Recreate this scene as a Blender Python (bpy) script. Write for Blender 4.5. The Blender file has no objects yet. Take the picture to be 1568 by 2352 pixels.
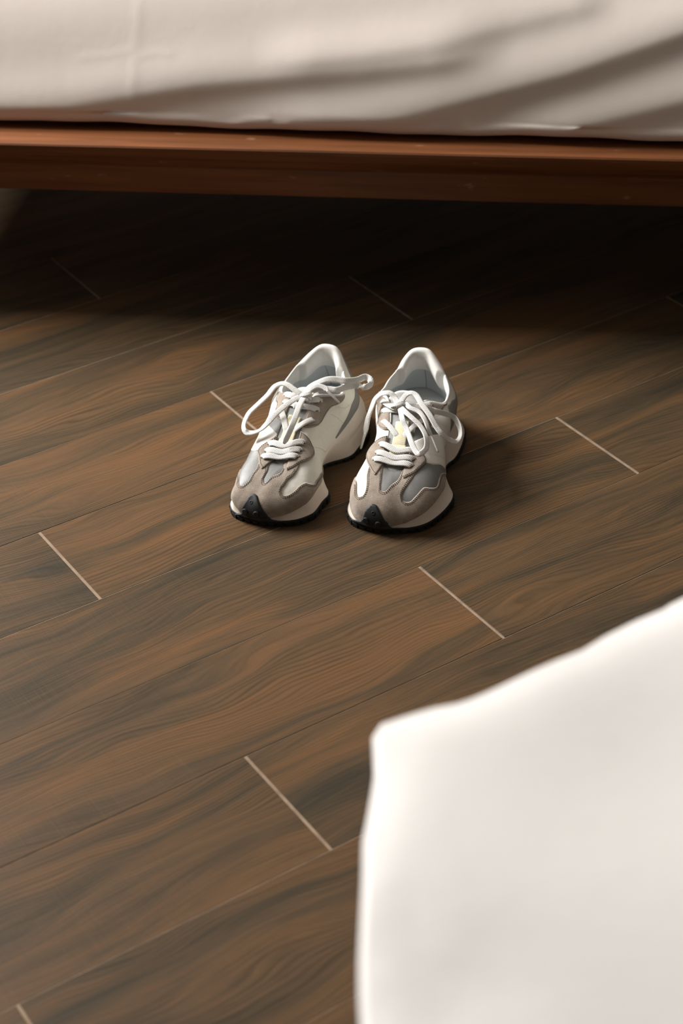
import bpy, bmesh, math, random
import numpy as np
from mathutils import Vector, Matrix
from mathutils.geometry import delaunay_2d_cdt

random.seed(7)
SC = bpy.context.scene
COL = SC.collection
R = math.radians

# ------------------------------------------------------------------ camera
CAM_H, PITCH, ROLL, FPX = 1.1923, R(34.811), R(-2.484), 4287.8
cd = bpy.data.cameras.new('camera')
cam = bpy.data.objects.new('camera', cd); COL.objects.link(cam)
cd.sensor_fit = 'VERTICAL'; cd.sensor_height = 36.0; cd.sensor_width = 24.0
cd.lens = FPX / 2352 * 36.0
fw = Vector((0, math.cos(PITCH), -math.sin(PITCH)))
up0 = Vector((0, math.sin(PITCH), math.cos(PITCH))); rt0 = Vector((1, 0, 0))
cx = math.cos(ROLL) * rt0 + math.sin(ROLL) * up0
cy = -math.sin(ROLL) * rt0 + math.cos(ROLL) * up0
m3 = Matrix((cx, cy, -fw)).transposed()
cam.matrix_world = Matrix.Translation((0, 0, CAM_H)) @ m3.to_4x4()
cd.clip_start = 0.05
cd.dof.use_dof = True; cd.dof.focus_distance = 2.03; cd.dof.aperture_fstop = 4.8
SC.camera = cam

# ------------------------------------------------------------------ light
ROOM_ROT = R(-9.32)
def room(x, y, z=0.0):
    c, s = math.cos(ROOM_ROT), math.sin(ROOM_ROT)
    return Vector((c * x - s * y, s * x + c * y, z))
RX0, RX1, RY0, RY1, RZ = -2.5, 2.1, -1.0, 4.2, 2.6
WIN = (2.05, 3.55, 1.05, 2.35)            # window opening in wall_left: y0, y1, z0, z1

w = bpy.data.worlds.new('world'); SC.world = w; w.use_nodes = True
bg = w.node_tree.nodes['Background']
bg.inputs[0].default_value = (0.80, 0.90, 1.0, 1); bg.inputs[1].default_value = 1.0

la = bpy.data.lights.new('window_daylight', 'AREA')
la.shape = 'RECTANGLE'; la.size = 1.38; la.size_y = 1.18
la.energy = 312; la.color = (1.0, 0.975, 0.94)
lo = bpy.data.objects.new('window_daylight', la); COL.objects.link(lo)
lo.location = room(RX0 - 0.02, (WIN[0] + WIN[1]) / 2, (WIN[2] + WIN[3]) / 2)
# emit towards +room x
xdir = room(1, 0, 0)
lo.rotation_euler = (-xdir).to_track_quat('Z', 'Y').to_euler()

SC.view_settings.view_transform = 'Standard'
SC.view_settings.look = 'None'
SC.view_settings.exposure = 0.0
SC.view_settings.gamma = 1.0
SC.view_settings.use_curve_mapping = False
SC.cycles.use_denoising = True
SC.cycles.max_bounces = 8

# ------------------------------------------------------------------ node helpers
def mat(name):
    m = bpy.data.materials.new(name); m.use_nodes = True
    nt = m.node_tree; b = nt.nodes['Principled BSDF']
    return m, nt, b
def N(nt, t, **kw):
    n = nt.nodes.new(t)
    for k, v in kw.items():
        if k.startswith('i_'):
            key = k[2:]; key = int(key) if key.isdigit() else key.replace('_', ' ')
            n.inputs[key].default_value = v
        else: setattr(n, k, v)
    return n
def L(nt, a, b): nt.links.new(a, b)
def ramp(nt, fac, stops):
    r = nt.nodes.new('ShaderNodeValToRGB')
    e = r.color_ramp.elements
    while len(e) > 1: e.remove(e[0])
    e[0].position = stops[0][0]; e[0].color = (*stops[0][1], 1)
    for p, c in stops[1:]:
        k = e.new(p); k.color = (*c, 1)
    L(nt, fac, r.inputs[0]); return r.outputs[0]
def mixc(nt, fac, a, b, mode='MIX'):
    n = nt.nodes.new('ShaderNodeMix'); n.data_type = 'RGBA'; n.blend_type = mode
    for sock, v in ((n.inputs[0], fac), (n.inputs[6], a), (n.inputs[7], b)):
        if hasattr(v, 'is_linked'): L(nt, v, sock)
        elif isinstance(v, (int, float)): sock.default_value = v
        else: sock.default_value = (*v, 1)
    return n.outputs[2]
def mth(nt, op, a, b=None):
    n = nt.nodes.new('ShaderNodeMath'); n.operation = op
    for i, v in enumerate((a, b)):
        if v is None: continue
        if hasattr(v, 'is_linked'): L(nt, v, n.inputs[i])
        else: n.inputs[i].default_value = v
    return n.outputs[0]
def noise(nt, vec, scale, detail=3, rough=0.5, dist=0.0):
    n = N(nt, 'ShaderNodeTexNoise'); L(nt, vec, n.inputs['Vector'])
    n.inputs['Scale'].default_value = scale; n.inputs['Detail'].default_value = detail
    n.inputs['Roughness'].default_value = rough; n.inputs['Distortion'].default_value = dist
    return n.outputs['Fac']
def mapping(nt, vec, scale, loc=(0, 0, 0)):
    n = N(nt, 'ShaderNodeMapping'); L(nt, vec, n.inputs['Vector'])
    n.inputs['Scale'].default_value = scale; n.inputs['Location'].default_value = loc
    return n.outputs[0]
def bump(nt, b, h, dist, strength=1.0):
    n = N(nt, 'ShaderNodeBump'); L(nt, h, n.inputs['Height'])
    n.inputs['Distance'].default_value = dist; n.inputs['Strength'].default_value = strength
    L(nt, n.outputs[0], b.inputs['Normal'])

def make_plank_mat():
    m, nt, b = mat('wood_look_tile')
    tc = N(nt, 'ShaderNodeTexCoord'); oi = N(nt, 'ShaderNodeObjectInfo')
    off = N(nt, 'ShaderNodeCombineXYZ')
    L(nt, mth(nt, 'MULTIPLY', oi.outputs['Random'], 37.0), off.inputs[0])
    L(nt, mth(nt, 'MULTIPLY', oi.outputs['Random'], 91.0), off.inputs[1])
    L(nt, mth(nt, 'MULTIPLY', oi.outputs['Random'], 13.0), off.inputs[2])
    add = N(nt, 'ShaderNodeVectorMath', operation='ADD')
    L(nt, tc.outputs['Object'], add.inputs[0]); L(nt, off.outputs[0], add.inputs[1])
    v = add.outputs[0]
    # slow wobble so that the grain bends round
    wob = noise(nt, mapping(nt, v, (3.0, 9.0, 1)), 1.0, 2)
    wv = N(nt, 'ShaderNodeCombineXYZ'); L(nt, mth(nt, 'MULTIPLY', mth(nt, 'SUBTRACT', wob, 0.5), 0.10), wv.inputs[1])
    ad2 = N(nt, 'ShaderNodeVectorMath', operation='ADD'); L(nt, v, ad2.inputs[0]); L(nt, wv.outputs[0], ad2.inputs[1])
    g = ad2.outputs[0]
    patch = noise(nt, mapping(nt, g, (2.3, 20.0, 1)), 1.0, 7, 0.60, 0.7)
    cloud = noise(nt, mapping(nt, v, (4.5, 11.0, 1)), 1.0, 3, 0.55)
    grain = noise(nt, mapping(nt, g, (6.0, 330.0, 1)), 1.0, 3, 0.6)
    rings = noise(nt, mapping(nt, g, (1.1, 44.0, 1)), 1.0, 2, 0.5, 0.3)
    pick = mth(nt, 'ADD', mth(nt, 'MULTIPLY', patch, 0.62), mth(nt, 'ADD', mth(nt, 'MULTIPLY', rings, 0.20), mth(nt, 'MULTIPLY', cloud, 0.18)))
    pick = mth(nt, 'ADD', pick, mth(nt, 'MULTIPLY', mth(nt, 'SUBTRACT', oi.outputs['Random'], 0.5), 0.07))
    pick = mth(nt, 'ADD', pick, mth(nt, 'MULTIPLY', mth(nt, 'SUBTRACT', noise(nt, mapping(nt, g, (14.0, 240.0, 1)), 1.0, 4, 0.65), 0.5), 0.16))
    c = ramp(nt, pick, [(0.36, PLK[0]), (0.44, PLK[1]), (0.51, PLK[2]), (0.58, PLK[3]), (0.68, PLK[4])])
    # growth lines: fine dark lines along the board, bending with the grain
    gy = N(nt, 'ShaderNodeSeparateXYZ'); L(nt, g, gy.inputs[0])
    bend = noise(nt, mapping(nt, v, (1.6, 9.0, 1), (7, 2, 0)), 1.0, 3, 0.5)
    tilt = mth(nt, 'MULTIPLY', gy.outputs[0], 0.05)
    ph = mth(nt, 'ADD', mth(nt, 'MULTIPLY', mth(nt, 'ADD', gy.outputs[1], tilt), 1 / 0.0044), mth(nt, 'MULTIPLY', bend, 7.0))
    frac = mth(nt, 'FRACT', ph)
    lines = ramp(nt, frac, [(0.0, (0.55, 0.55, 0.53)), (0.22, (0.88, 0.88, 0.86)), (0.50, (1.08, 1.07, 1.05)), (0.80, (1.02, 1.02, 1.0)), (1.0, (0.55, 0.55, 0.53))])
    lw = ramp(nt, noise(nt, mapping(nt, g, (1.8, 16.0, 1), (3, 5, 0)), 1.0, 3), [(0.36, (0.10, 0.10, 0.10)), (0.60, (0.75, 0.75, 0.75))])
    c = mixc(nt, lw, c, lines, 'MULTIPLY')
    gm = ramp(nt, grain, [(0.32, (0.80, 0.79, 0.77)), (0.50, (1, 1, 1)), (0.72, (1.08, 1.07, 1.06))])
    c = mixc(nt, 0.8, c, gm, 'MULTIPLY')
    # fine cross saw marks, in places only
    saw = noise(nt, mapping(nt, v, (700.0, 14.0, 1)), 1.0, 2, 0.5)
    where = noise(nt, mapping(nt, v, (4.0, 7.0, 1)), 1.0, 2)
    sm = mth(nt, 'MULTIPLY', ramp(nt, saw, [(0.50, (0, 0, 0)), (0.72, (1, 1, 1))]), ramp(nt, where, [(0.42, (0.1, 0.1, 0.1)), (0.62, (1, 1, 1))]))
    c = mixc(nt, mth(nt, 'MULTIPLY', sm, 0.05), c, (0.20, 0.13, 0.07))
    L(nt, c, b.inputs['Base Color'])
    rr = mth(nt, 'ADD', mth(nt, 'MULTIPLY', grain, 0.16), 0.38)
    L(nt, rr, b.inputs['Roughness'])
    b.inputs['Specular IOR Level'].default_value = 0.11
    h = mth(nt, 'ADD', mth(nt, 'MULTIPLY', grain, 1.0), mth(nt, 'MULTIPLY', sm, 0.2))
    bump(nt, b, h, 0.0004, 0.5)
    return m
PLK = [(0.040, 0.032, 0.021), (0.062, 0.043, 0.025), (0.087, 0.053, 0.028), (0.114, 0.063, 0.030), (0.146, 0.073, 0.032)]
def simple(name, col, rough=0.6, spec=0.5, nscale=None, namt=0.1, bd=0.0, sheen=0.0, detail=4):
    m, nt, b = mat(name)
    b.inputs['Roughness'].default_value = rough; b.inputs['Specular IOR Level'].default_value = spec
    if sheen: b.inputs['Sheen Weight'].default_value = sheen; b.inputs['Sheen Roughness'].default_value = 0.6
    if nscale:
        tc = N(nt, 'ShaderNodeTexCoord')
        n = noise(nt, tc.outputs['Object'], nscale, detail, 0.6)
        lo_ = tuple(max(0, x * (1 - namt)) for x in col); hi = tuple(min(1, x * (1 + namt)) for x in col)
        L(nt, ramp(nt, n, [(0.3, lo_), (0.7, hi)]), b.inputs['Base Color'])
        if bd: bump(nt, b, n, bd)
    else: b.inputs['Base Color'].default_value = (*col, 1)
    return m
def make_sheet_mat(name, col):
    m, nt, b = mat(name)
    tc = N(nt, 'ShaderNodeTexCoord')
    n1 = noise(nt, tc.outputs['Object'], 9, 4, 0.6); n2 = noise(nt, tc.outputs['Object'], 900, 2, 0.5)
    n3 = noise(nt, tc.outputs['Object'], 45, 3, 0.6)
    L(nt, ramp(nt, n1, [(0.3, tuple(x * 0.97 for x in col)), (0.7, col)]), b.inputs['Base Color'])
    b.inputs['Roughness'].default_value = 0.85; b.inputs['Specular IOR Level'].default_value = 0.2
    b.inputs['Sheen Weight'].default_value = 0.15
    h = mth(nt, 'ADD', mth(nt, 'MULTIPLY', n2, 0.06), mth(nt, 'MULTIPLY', n3, 0.14))
    bump(nt, b, h, 0.0025, 0.5)
    return m
def make_rail_mat():
    m, nt, b = mat('stained_bed_wood')
    tc = N(nt, 'ShaderNodeTexCoord'); v = tc.outputs['Object']
    g = noise(nt, mapping(nt, v, (3, 60, 60)), 1.0, 4, 0.6, 0.3)
    c = ramp(nt, g, [(0.3, (0.105, 0.036, 0.012)), (0.5, (0.165, 0.057, 0.019)), (0.72, (0.225, 0.082, 0.029))])
    sc = noise(nt, mapping(nt, v, (22, 60, 60)), 1.0, 3, 0.6)
    c = mixc(nt, ramp(nt, sc, [(0.675, (0, 0, 0)), (0.72, (0.45, 0.45, 0.45))]), c, (0.34, 0.22, 0.15))
    L(nt, c, b.inputs['Base Color']); b.inputs['Roughness'].default_value = 0.5
    b.inputs['Specular IOR Level'].default_value = 0.3
    bump(nt, b, g, 0.0004, 0.4)
    return m

M = {}
M['plank'] = make_plank_mat()
M['grout'] = simple('grout', (0.25, 0.180, 0.125), 0.9, 0.2, 60, 0.25, 0.0005)
M['sheet_far'] = make_sheet_mat('bed_sheet_cotton', (0.75, 0.675, 0.62))
M['sheet_near'] = make_sheet_mat('white_cotton', (0.875, 0.85, 0.83))
M['rail'] = make_rail_mat()
M['wall'] = simple('plaster', (0.15, 0.135, 0.12), 0.9, 0.2, 30, 0.04, 0.001)
M['ceil'] = simple('ceiling_paint', (0.27, 0.255, 0.235), 0.9, 0.2, 30, 0.03)
M['trimw'] = simple('painted_trim', (0.6, 0.58, 0.55), 0.5, 0.4)
g_, nt_, b_ = mat('window_glass'); b_.inputs['Transmission Weight'].default_value = 1; b_.inputs['Roughness'].default_value = 0.0; b_.inputs['IOR'].default_value = 1.05
M['glass'] = g_

# ------------------------------------------------------------------ object helpers
def link(name, me, material=None, parent=None, smooth=False):
    o = bpy.data.objects.new(name, me); COL.objects.link(o)
    if material is not None: me.materials.append(material)
    if parent is not None: o.parent = parent
    if smooth:
        me.polygons.foreach_set('use_smooth', [True] * len(me.polygons))
    return o
def mesh(name, verts, faces):
    me = bpy.data.meshes.new(name)
    me.from_pydata([tuple(map(float, v)) for v in verts], [], [tuple(map(int, f)) for f in faces]); me.update(); return me
def from_bm(name, bm, material=None, parent=None, smooth=False):
    bmesh.ops.recalc_face_normals(bm, faces=bm.faces[:])
    me = bpy.data.meshes.new(name); bm.to_mesh(me); bm.free()
    return link(name, me, material, parent, smooth)
def add_box(bm, lo_, hi, bev=0.0, seg=2):
    r = bmesh.ops.create_cube(bm, size=1)
    for v in r['verts']:
        v.co = Vector([lo_[i] + (v.co[i] + 0.5) * (hi[i] - lo_[i]) for i in range(3)])
    if bev:
        es = list({e for v in r['verts'] for e in v.link_edges})
        bmesh.ops.bevel(bm, geom=es, offset=bev, segments=seg, affect='EDGES', profile=0.5)
def tag(o, label=None, cat=None, group=None, kind=None):
    if label: o['label'] = label
    if cat: o['category'] = cat
    if group: o['group'] = group
    if kind: o['kind'] = kind
def empty(name, loc, rz=0.0):
    o = bpy.data.objects.new(name, None); COL.objects.link(o)
    o.location = loc; o.rotation_euler = (0, 0, rz); o.empty_display_size = 0.05; return o

# ------------------------------------------------------------------ room shell
def room_box(name, x0, x1, y0, y1, z0, z1, material, parent=None, kind='structure', bev=0):
    bm = bmesh.new(); add_box(bm, (x0, y0, z0), (x1, y1, z1), bev)
    o = from_bm(name, bm, material, parent)
    if parent is None: o.rotation_euler = (0, 0, ROOM_ROT)
    if kind and parent is None: o['kind'] = kind
    return o
T = 0.12
room_box('wall_back', RX0 - T, RX1 + T, RY1, RY1 + T, -0.012, RZ, M['wall'])
room_box('wall_front', RX0 - T, RX1 + T, RY0 - T, RY0, -0.012, RZ, M['wall'])
room_box('wall_right', RX1, RX1 + T, RY0, RY1, -0.012, RZ, M['wall'])
room_box('ceiling', RX0 - T, RX1 + T, RY0 - T, RY1 + T, RZ, RZ + T, M['ceil'])
bm = bmesh.new()
add_box(bm, (RX0 - T, RY0, -0.012), (RX0, WIN[0], RZ)); add_box(bm, (RX0 - T, WIN[1], -0.012), (RX0, RY1, RZ))
add_box(bm, (RX0 - T, WIN[0], -0.012), (RX0, WIN[1], WIN[2])); add_box(bm, (RX0 - T, WIN[0], WIN[3]), (RX0, WIN[1], RZ))
wl = from_bm('wall_left', bm, M['wall']); wl.rotation_euler = (0, 0, ROOM_ROT); wl['kind'] = 'structure'
bm = bmesh.new(); fwid = 0.05
xa, xb = RX0 - 0.09, RX0 - 0.03
add_box(bm, (xa, WIN[0], WIN[2]), (xb, WIN[0] + fwid, WIN[3])); add_box(bm, (xa, WIN[1] - fwid, WIN[2]), (xb, WIN[1], WIN[3]))
add_box(bm, (xa, WIN[0] + fwid, WIN[2]), (xb, WIN[1] - fwid, WIN[2] + fwid)); add_box(bm, (xa, WIN[0] + fwid, WIN[3] - fwid), (xb, WIN[1] - fwid, WIN[3]))
ym = (WIN[0] + WIN[1]) / 2
add_box(bm, (xa, ym - 0.03, WIN[2] + fwid), (xb, ym + 0.03, WIN[3] - fwid))
wf = from_bm('window_1', bm, M['trimw']); wf.rotation_euler = (0, 0, ROOM_ROT); wf['kind'] = 'structure'
for a, b2 in ((WIN[0] + fwid, ym - 0.03), (ym + 0.03, WIN[1] - fwid)):
    bm = bmesh.new(); add_box(bm, (RX0 - 0.063, a, WIN[2] + fwid), (RX0 - 0.057, b2, WIN[3] - fwid)); from_bm('pane', bm, M['glass'], wf)

# floor: grout bed with every tile laid into it as its own part
fl = room_box('floor', RX0, RX1, RY0, RY1, -0.012, -0.0004, M['grout'])
TH = R(31.661); TW, TL, V0, U0 = 0.15, 0.9158, 2.37499, 0.0
e_u = Vector((math.cos(TH), math.sin(TH))); e_v = Vector((-math.sin(TH), math.cos(TH)))
# the floor object is rotated, so children live in room coordinates
ROT_T = TH - ROOM_ROT
def to_room(u, v):
    p = e_u * u + e_v * v
    c, s = math.cos(-ROOM_ROT), math.sin(-ROOM_ROT)
    return (c * p.x - s * p.y, s * p.x + c * p.y)
def clip_poly(poly, x0, x1, y0, y1):
    for ax, lim, sg in ((0, x0, 1), (0, x1, -1), (1, y0, 1), (1, y1, -1)):
        out = []
        for i in range(len(poly)):
            a, b2 = poly[i], poly[(i + 1) % len(poly)]
            da, db = (a[ax] - lim) * sg, (b2[ax] - lim) * sg
            if da >= 0: out.append(a)
            if da * db < 0:
                t = da / (da - db); out.append((a[0] + (b2[0] - a[0]) * t, a[1] + (b2[1] - a[1]) * t))
        poly = out
        if len(poly) < 3: return []
    return poly
def tile_mesh(poly, bev=0.0005):
    n = len(poly)
    c = (sum(p[0] for p in poly) / n, sum(p[1] for p in poly) / n)
    vs = []
    for z, ins in ((-0.010, 0), (-bev * 0.8, 0), (0, bev)):
        for p in poly:
            d = math.hypot(p[0] - c[0], p[1] - c[1]) or 1
            vs.append((p[0] - (p[0] - c[0]) / d * ins, p[1] - (p[1] - c[1]) / d * ins * 1.0, z))
    fs = [tuple(range(2 * n, 3 * n))]
    for k in range(2):
        for i in range(n):
            j = (i + 1) % n; fs.append((k * n + i, k * n + j, (k + 1) * n + j, (k + 1) * n + i))
    return mesh('plank', vs, fs)
GX, GY = 0.0014, 0.0006            # half joint widths at the short and long sides
full = tile_mesh([(GX, -TW + GY), (TL - GX, -TW + GY), (TL - GX, -GY), (GX, -GY)]); full.materials.append(M['plank'])
UJ = TL / 3
mod_of_row = {1: 0, 2: 2, 3: 1, 4: 0, 5: 2, 6: 1, 7: 0, 8: 2, 9: 1}   # joint phase (thirds) of rows below joint line k
for k in range(-24, 28):
    ph = (1 - k) % 3
    v_top = V0 - k * TW
    for i in range(-5, 9):
        u0 = (ph + 3 * i) * UJ - 0.0045
        rect = [(u0, v_top - TW), (u0 + TL, v_top - TW), (u0 + TL, v_top), (u0, v_top)]
        rr = [to_room(*p) for p in rect]
        cp = clip_poly(rr, RX0 + 0.001, RX1 - 0.001, RY0 + 0.001, RY1 - 0.001)
        if not cp: continue
        ar = 0.5 * abs(sum(cp[q][0] * cp[(q + 1) % len(cp)][1] - cp[(q + 1) % len(cp)][0] * cp[q][1] for q in range(len(cp))))
        if ar < 0.0008: continue
        ox, oy = to_room(u0, v_top)
        if abs(ar - TL * TW) < 1e-6: me = full
        else:
            g = clip_poly([to_room(*p) for p in [(u0 + GX, v_top - TW + GY), (u0 + TL - GX, v_top - TW + GY), (u0 + TL - GX, v_top - GY), (u0 + GX, v_top - GY)]], RX0 + 0.001, RX1 - 0.001, RY0 + 0.001, RY1 - 0.001)
            if len(g) < 3: continue
            c, s = math.cos(-ROT_T), math.sin(-ROT_T)
            loc = [(c * (p[0] - ox) - s * (p[1] - oy), s * (p[0] - ox) + c * (p[1] - oy)) for p in g]
            me = tile_mesh(loc); me.materials.append(M['plank'])
        o = bpy.data.objects.new('plank', me); COL.objects.link(o); o.parent = fl
        o.location = (ox, oy, random.uniform(-0.0002, 0.0002)); o.rotation_euler = (0, 0, ROT_T)

# ------------------------------------------------------------------ beds
def rail_piece(name, x0, x1, y0, y1, z0, z1, parent, bev=0.004):
    bm = bmesh.new(); add_box(bm, (x0, y0, z0), (x1, y1, z1), bev, 2)
    o = from_bm(name, bm, M['rail'], parent); return o
def moulded_rail(x0, x1, y0, y1, parent):
    """side rail with a flat top and an outer face that falls away inwards"""
    zt, zb = 0.2395, 0.207
    out = [(0.0015, zt), (0.0, zt - 0.002), (0.0002, zt - 0.006), (0.004, zt - 0.016), (0.010, zt - 0.025), (0.0165, zb)]
    if y0 < 0: prof = [(y0 + a, z) for a, z in out] + [(y1, zb), (y1, zt)]
    else: prof = [(y1 - a, z) for a, z in out] + [(y0, zb), (y0, zt)]
    n = len(prof); V = [(x, y, z) for x in (x0, x1) for y, z in prof]
    F = [tuple(range(n)), tuple(range(2 * n - 1, n - 1, -1))] + [(i, (i + 1) % n, n + (i + 1) % n, n + i) for i in range(n)]
    bm = bmesh.new(); vs = [bm.verts.new(v) for v in V]
    for f in F: bm.faces.new([vs[i] for i in f])
    return from_bm('side_rail', bm, M['rail'], parent)
def bed_frame(x0, x1, y0, y1, label, yfront=True):
    cxm, cym = (x0 + x1) / 2, (y0 + y1) / 2
    e = empty('bed_frame', room(cxm, cym), ROOM_ROT)
    tag(e, label, 'bed frame')
    X0, X1, Y0, Y1 = x0 - cxm, x1 - cxm, y0 - cym, y1 - cym
    for (a, b2, c, d) in ((X0, X1, Y0, Y0 + 0.085), (X0, X1, Y1 - 0.085, Y1)):
        moulded_rail(a, b2, c, d, e)
        s = 0.0185
        rail_piece('lower_rail', a + 0.02, b2 - 0.02, c + (s if c < 0 else 0.035), d - (0.035 if c < 0 else s), 0.168, 0.2065, e, 0.002)
    for (a, b2) in ((X0, X0 + 0.085), (X1 - 0.085, X1)):
        rail_piece('end_rail', a, b2, Y0 + 0.0855, Y1 - 0.0855, 0.207, 0.2395, e, 0.003)
    for i in range(12):
        xs = X0 + 0.13 + i * (X1 - X0 - 0.26) / 11
        rail_piece('slat', xs - 0.035, xs + 0.035, Y0 + 0.0855, Y1 - 0.0855, 0.215, 0.232, e, 0.002)
    for a in (X0 + 0.05, X1 - 0.12):
        for c in (Y0 + 0.05, Y1 - 0.12):
            rail_piece('leg', a, a + 0.07, c, c + 0.07, 0.0, 0.1675, e, 0.004)
    return e
BX0, BX1, BY0, BY1 = -1.17, 0.98, 2.125, 3.10
bed_frame(BX0, BX1, BY0, BY1, 'reddish brown wooden bed frame with stepped side rail under the pale sheet')

def seg_dist(px, pz, poly):
    """signed vertical-ish distance and progress along a polyline given as (x, z) points"""
    best = None
    n = len(poly)
    acc = [0]
    for i in range(n - 1): acc.append(acc[-1] + math.dist(poly[i], poly[i + 1]))
    for i in range(n - 1):
        ax, az = poly[i]; bx, bz = poly[i + 1]
        dx, dz = bx - ax, bz - az; l2 = dx * dx + dz * dz
        t = max(0, min(1, ((px - ax) * dx + (pz - az) * dz) / l2))
        qx, qz = ax + dx * t, az + dz * t
        d = math.hypot(px - qx, pz - qz)
        sg = 1 if (dx * (pz - az) - dz * (px - ax)) >= 0 else -1
        if best is None or d < best[0]: best = (d, sg, (acc[i] + t * math.sqrt(l2)) / acc[-1])
    return best
FOLDS = [  # crest line (x, z), height, width above, width below
    ([(-0.50, 0.222), (-0.415, 0.238), (-0.336, 0.255), (-0.27, 0.273), (-0.162, 0.308), (-0.058, 0.341), (0.018, 0.372), (0.12, 0.415), (0.3, 0.47)], 0.0105, 0.048, 0.024),
    ([(-1.0, 0.235), (-0.833, 0.259), (-0.774, 0.268), (-0.687, 0.277), (-0.6, 0.295), (-0.515, 0.312), (-0.404, 0.326), (-0.312, 0.336), (-0.216, 0.351), (-0.12, 0.37)], 0.0082, 0.042, 0.022),
    ([(-0.16, 0.236), (-0.055, 0.263), (-0.003, 0.280), (0.083, 0.306), (0.25, 0.36), (0.5, 0.41)], 0.0070, 0.032, 0.020),
    ([(-0.45, 0.345), (-0.376, 0.350), (-0.295, 0.362), (-0.215, 0.378), (-0.137, 0.40), (0.0, 0.44)], 0.0040, 0.034, 0.022),
    ([(0.30, 0.25), (0.6, 0.36), (0.9, 0.44)], 0.012, 0.03, 0.02),
    ([(-0.597, 0.44), (-0.600, 0.353), (-0.602, 0.305), (-0.604, 0.24)], 0.0003, 0.007, 0.005),
    ([(-0.68, 0.335), (-0.62, 0.344), (-0.598, 0.352)], 0.00028, 0.006, 0.004),
    ([(-0.60, 0.338), (-0.575, 0.347), (-0.545, 0.346)], 0.00028, 0.006, 0.004),
    ([(-0.49, 0.245), (-0.455, 0.259), (-0.42, 0.262)], 0.0016, 0.005, 0.004),
    ([(-0.44, 0.244), (-0.40, 0.255)], 0.0016, 0.005, 0.004),
    ([(-0.26, 0.238), (-0.245, 0.250), (-0.225, 0.252)], 0.0018, 0.005, 0.004),
    ([(-0.235, 0.236), (-0.222, 0.252), (-0.205, 0.262)], 0.0016, 0.005, 0.004),
    ([(-0.185, 0.275), (-0.175, 0.255), (-0.150, 0.238)], 0.0018, 0.006, 0.005),
    ([(-0.10, 0.240), (-0.06, 0.252), (-0.035, 0.262)], 0.0022, 0.006, 0.004),
]
def fold_h(x, z):
    h = 0.0
    for poly, A, wa, wb in FOLDS:
        if not (poly[0][0] - 0.15 < x < poly[-1][0] + 0.15) and abs(poly[0][0] - poly[-1][0]) > 0.02: continue
        d, sg, t = seg_dist(x, z, poly)
        wd = wa if sg > 0 else wb
        if d > 4 * wd: continue
        end = min(1, t / 0.18, (1 - t) / 0.12) if len(poly) > 2 else 1
        end = end * end * (3 - 2 * end)
        h += A * math.exp(-(d / wd) ** 2) * end
    return h
def far_mattress():
    x0, x1 = BX0 + 0.03, BX1 - 0.03
    nx = 420
    prof = []                                    # (y offset from front, z)
    zb, zt, r, yb = 0.2405, 0.475, 0.085, 0.86
    prof += [(0.10, zb), (0.05, zb), (0.022, zb + 0.0005), (0.010, zb + 0.002), (0.003, zb + 0.006), (0.0, zb + 0.012)]
    nz = 96
    for i in range(1, nz + 1):
        t = math.sin(math.pi / 2 * (i / nz)) if i < nz else 1.0
        prof.append((0.065 * t + 0.105 * (1 - max(0.0, 1 - t * t) ** 0.62), zb + 0.012 + (zt - zb - 0.012) * t))
    prof += [(0.2, zt + 0.004), (0.45, zt + 0.006), (0.7, zt + 0.004)]
    for i in range(0, 7):
        a = math.pi / 2 * i / 6; prof.append((yb - r + r * math.sin(a), zt - r + r * math.cos(a)))
    prof += [(yb, zb + 0.01), (yb - 0.02, zb), (0.45, zb)]
    verts, faces = [], []
    P_ = len(prof)
    rnd = random.Random(3)
    ph = [rnd.uniform(0, 6.28) for _ in range(6)]
    for i in range(nx + 1):
        x = x0 + (x1 - x0) * i / nx
        de = min(x - x0, x1 - x); ke = 1 - math.sqrt(max(0, 1 - (1 - min(1, de / 0.07)) ** 2)) if de < 0.07 else 0
        hem = 0.0012 * math.sin(9 * x + ph[0]) + 0.0010 * math.sin(23 * x + ph[1]) + 0.0005 * math.sin(61 * x + ph[2])
        yf = 2.177 - 0.020 * min(1, max(0, (x + 0.78) / 0.87))
        for (dy, z) in prof:
            y = yf + dy; zz = z
            if dy < 0.3 and z > zb + 0.004:
                f = fold_h(x, z + 0.45 * dy) if dy < 0.13 else 0
                k = min(1, (z - zb) / 0.030); k = k * k * (3 - 2 * k)
                if z < zt - r: y -= f * k
                else:
                    a = min(1, (z - (zt - r)) / r); y -= f * k * (1 - a); zz += f * a * max(0, 1 - dy / 0.13)
            if z < zb + 0.02: zz = z + max(0, hem + 0.002) * (1 if dy < 0.04 else 0.2)
            y = y + (0.04 * ke if dy < 0.3 else (-0.04 * ke if dy > 0.5 else 0))
            zz = zz - ke * 0.06 * max(0, (zz - 0.34) / 0.14)
            verts.append((x + 0.0 * ke, y, zz))
    for i in range(nx):
        for j in range(P_):
            a, b2 = i * P_ + j, i * P_ + (j + 1) % P_
            faces.append((a, b2, b2 + P_, a + P_))
    faces.append(tuple(reversed(range(P_)))); faces.append(tuple(nx * P_ + j for j in range(P_)))
    o = link('mattress', mesh('mattress', verts, faces), M['sheet_far'], None, True)
    bm = bmesh.new(); bm.from_mesh(o.data); bmesh.ops.recalc_face_normals(bm, faces=bm.faces[:]); bm.to_mesh(o.data); bm.free()
    o.rotation_euler = (0, 0, ROOM_ROT)
    tag(o, 'mattress wrapped in a creased beige white sheet on the brown wooden frame', 'mattress')
far_mattress()

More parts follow.
